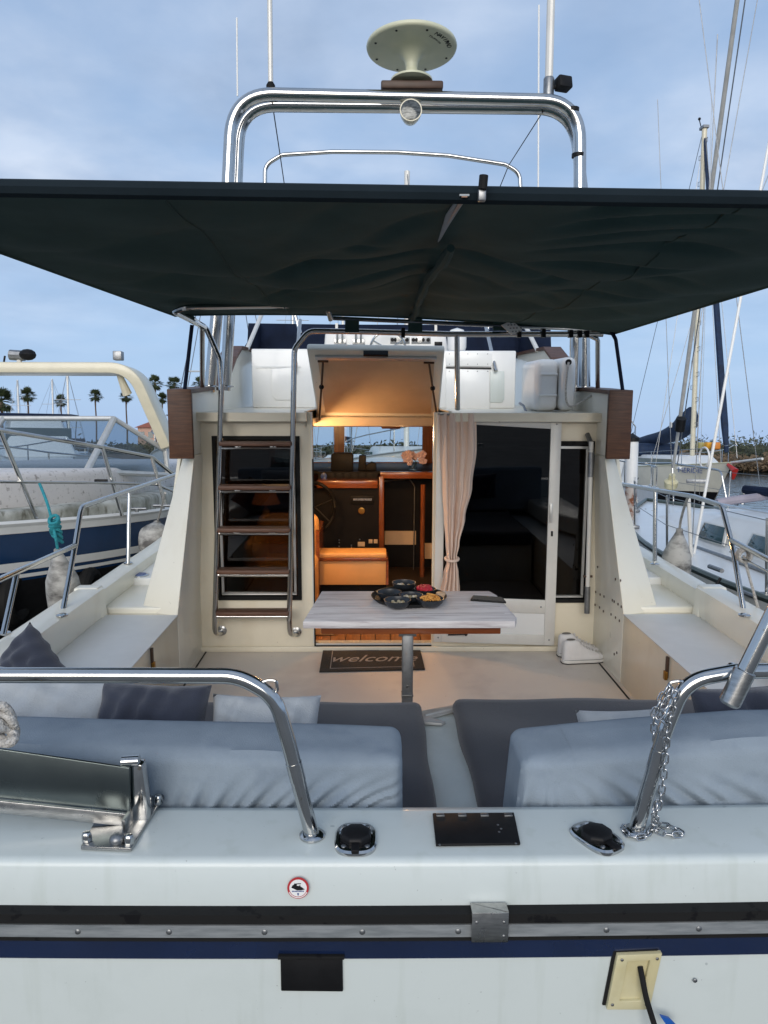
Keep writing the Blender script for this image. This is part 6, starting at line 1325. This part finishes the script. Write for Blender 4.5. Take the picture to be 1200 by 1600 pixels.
# ================================================================== palms, scrub, house
def frond_mesh(seed):
    rg = random.Random(seed); mb = MB(); Lf = 1.9
    for k in range(80):
        az = rg.random()*6.283; el = R(rg.uniform(-62, 82)); ln = Lf*rg.uniform(.75, 1.05)*(1 if el > -.3 else .8); d = Vector((math.cos(az)*math.cos(el), math.sin(az)*math.cos(el), math.sin(el))); sd_ = Vector((-math.sin(az), math.cos(az), 0)); up = d.cross(sd_)
        stem = [Vector((0, 0, 0))+d*ln*t_+Vector((0, 0, -.55*t_*t_*math.cos(el))) for t_ in (0, .25, .5)]
        # fan leaf: a stalk and a fan of narrow segments
        mb.tube(stem, [.03, .02, .012], 4); tip = stem[-1]
        for j in range(11):
            a = R(-75+15*j); dd_ = (d*math.cos(a)+sd_*math.sin(a)).normalized(); ll = ln*.5*(.75+.3*math.cos(a))*rg.uniform(.85, 1.1); e = tip+dd_*ll+Vector((0, 0, -.16*ll*rg.uniform(.4, 1.8))); w_ = up.cross(dd_).normalized()*.055 if up.cross(dd_).length > 1e-5 else sd_*.055
            m_ = tip+dd_*ll*.5; mb.add([tip, m_+w_, e, m_-w_], [(0, 1, 2, 3)])
    return mb.mesh('crown', smooth=False, weld=False)
CROWN = [frond_mesh(s) for s in (1, 2, 3)]
for cme in CROWN: cme.materials.append(FROND)
def palm(px, py, wpx, d, label, k):
    c = W(px, py, y=d); s = wpx*d/F_PX/3.15; base = WZ+.7; o = thing('palm_tree', label, 'palm tree', (c.x, c.y, base), WORLD, 'palms on the far shore')
    rr_ = .13*s*1.15; h_ = c.z-base
    pts = [Vector((c.x+.05*math.sin(i*.9+k)*s, c.y, base+h_*i/10)) for i in range(11)]
    MB().tube(pts, [rr_*(1.25-.35*i/10+(.28 if i > 8 else 0)) for i in range(11)], 10).build('trunk', TRUNK, o)
    cr = bpy.data.objects.new('crown', CROWN[k % 3]); C.objects.link(cr); cr.parent = o; cr.matrix_basis = T(0, 0, h_) @ RZ(k*67) @ Matrix.Scale(s, 4)
for k, (px, py, wp_, d, lab) in enumerate(((2, 628, 46, 95, 'largest palm, cut by the left edge of the picture'), (43, 618, 27, 125, 'palm second from the left edge, left of the thin white mast'), (95, 627, 23, 140, 'palm third from the left, shortest of the row above the windscreen'),
        (149, 619, 23, 130, 'palm fourth from the left beside the dark mast'), (197, 620, 23, 130, 'palm fifth from the left under the cream arch corner'), (242, 599, 27, 125, 'tall palm just right of the cream arch leg'),
        (272, 601, 27, 122, 'tall palm nearest the teak box'), (253, 623, 21, 150, 'smaller palm between and below the two tall palms'), (312, 600, 25, 125, 'palm half hidden behind the awning posts'))): palm(px, py, wp_, d, lab, k)
c = W(232, 690, y=148); hs_ = thing('house', 'small pink house with terracotta roof beyond the left cruiser', 'house', (c.x, c.y, WZ+.7), WORLD)
hz = W(232, 668, y=148).z; MB().box(c.x-2, c.x+3, c.y, c.y+6, WZ+.7, hz).build('wall', WALLP, hs_)
MB().add([(c.x-2.5, c.y-.5, hz), (c.x+3.5, c.y-.5, hz), (c.x+3.5, c.y+6.5, hz), (c.x-2.5, c.y+6.5, hz), (c.x-.5, c.y+3, hz+1.2), (c.x+1.5, c.y+3, hz+1.2)], [(0, 1, 5, 4), (1, 2, 5), (2, 3, 4, 5), (3, 0, 4), (3, 2, 1, 0)]).build('roof', ROOF, hs_)
for dx in (-1.6, 0, 1.6): MB().box(c.x+dx, c.x+dx+.9, c.y-.05, c.y+.05, hz-2.0, hz-.8).build('window', PORT, hs_)
# scrub on the banks: leaf faces spread through many clumps
def scrub(name, clumps, mt, label, per, size, seed):
    rg = random.Random(seed); vs = []; fs = []
    for cx_, cy_, cz_, rx_, rz_ in clumps:
        for k in range(per):
            a = rg.random()*6.283; u = rg.random()**.4; e = rg.uniform(-.2, 1); s_ = size*rg.uniform(.6, 1.5); p = Vector((cx_+rx_*u*math.cos(a), cy_+rx_*.7*u*math.sin(a), cz_+rz_*e*(1-.5*u*u)*rg.uniform(.6, 1.15)))
            d1 = Vector((rg.gauss(0, 1), rg.gauss(0, 1), rg.gauss(0, 1))).normalized(); d2_ = d1.orthogonal().normalized(); o = len(vs); vs += [p-d1*s_, p+d2_*s_*.45, p+d1*s_, p-d2_*s_*.45]; fs.append((o, o+1, o+2, o+3))
    mb = MB(); mb.v = vs; mb.f = fs; o_ = mb.solo(name, mt, label, 'scrub', (clumps[0][0], clumps[0][1], WZ), WORLD, kind='stuff', smooth=False, weld=False); return o_
rg = random.Random(5); cl = []; rd2 = []
for k in range(75):
    px = rg.uniform(960, 1330); y_ = rg.uniform(68, 92); z_ = W(px, 730, y=y_).z; top = W(px, rg.uniform(678, 700)-(4 if px > 1080 else 0), y=y_).z; x_ = W(px, 700, y=y_).x; cl.append((x_, y_, WZ+.8, rg.uniform(1.4, 3.2), max(.8, top-WZ-.8)))
for k in range(60):
    px = rg.uniform(960, 1330); y_ = rg.uniform(63.5, 70); x_ = W(px, 700, y=y_).x; rd2.append((x_, y_, WZ+.3, rg.uniform(1.2, 2.6), rg.uniform(.8, 1.7)))
scrub('shore_scrub', cl, LEAF, 'dull green scrub along the far bank on the right', 420, .17, 1); scrub('shore_reeds', rd2, REED, 'dry brown reeds at the foot of the far bank', 330, .2, 2)
cl = []
for k in range(70): px = rg.uniform(-250, 950); y_ = rg.uniform(116, 150); x_ = W(px, 690, y=y_).x; cl.append((x_, y_, WZ+.8, rg.uniform(2.5, 5), rg.uniform(1.2, 3.0)))
scrub('far_hedge', cl, LEAF, 'low green hedge along the palm shore', 120, .4, 3)
# tree belt on the quay behind the viewer (shows only as reflections)
cl = [(rg.uniform(-40, 40), rg.uniform(-62, -50), WZ+2, rg.uniform(3, 5), rg.uniform(4, 7)) for k in range(40)]
scrub('quay_trees', cl, LEAF, 'dark tree belt along the quay mirrored in the door glass', 260, .5, 4)
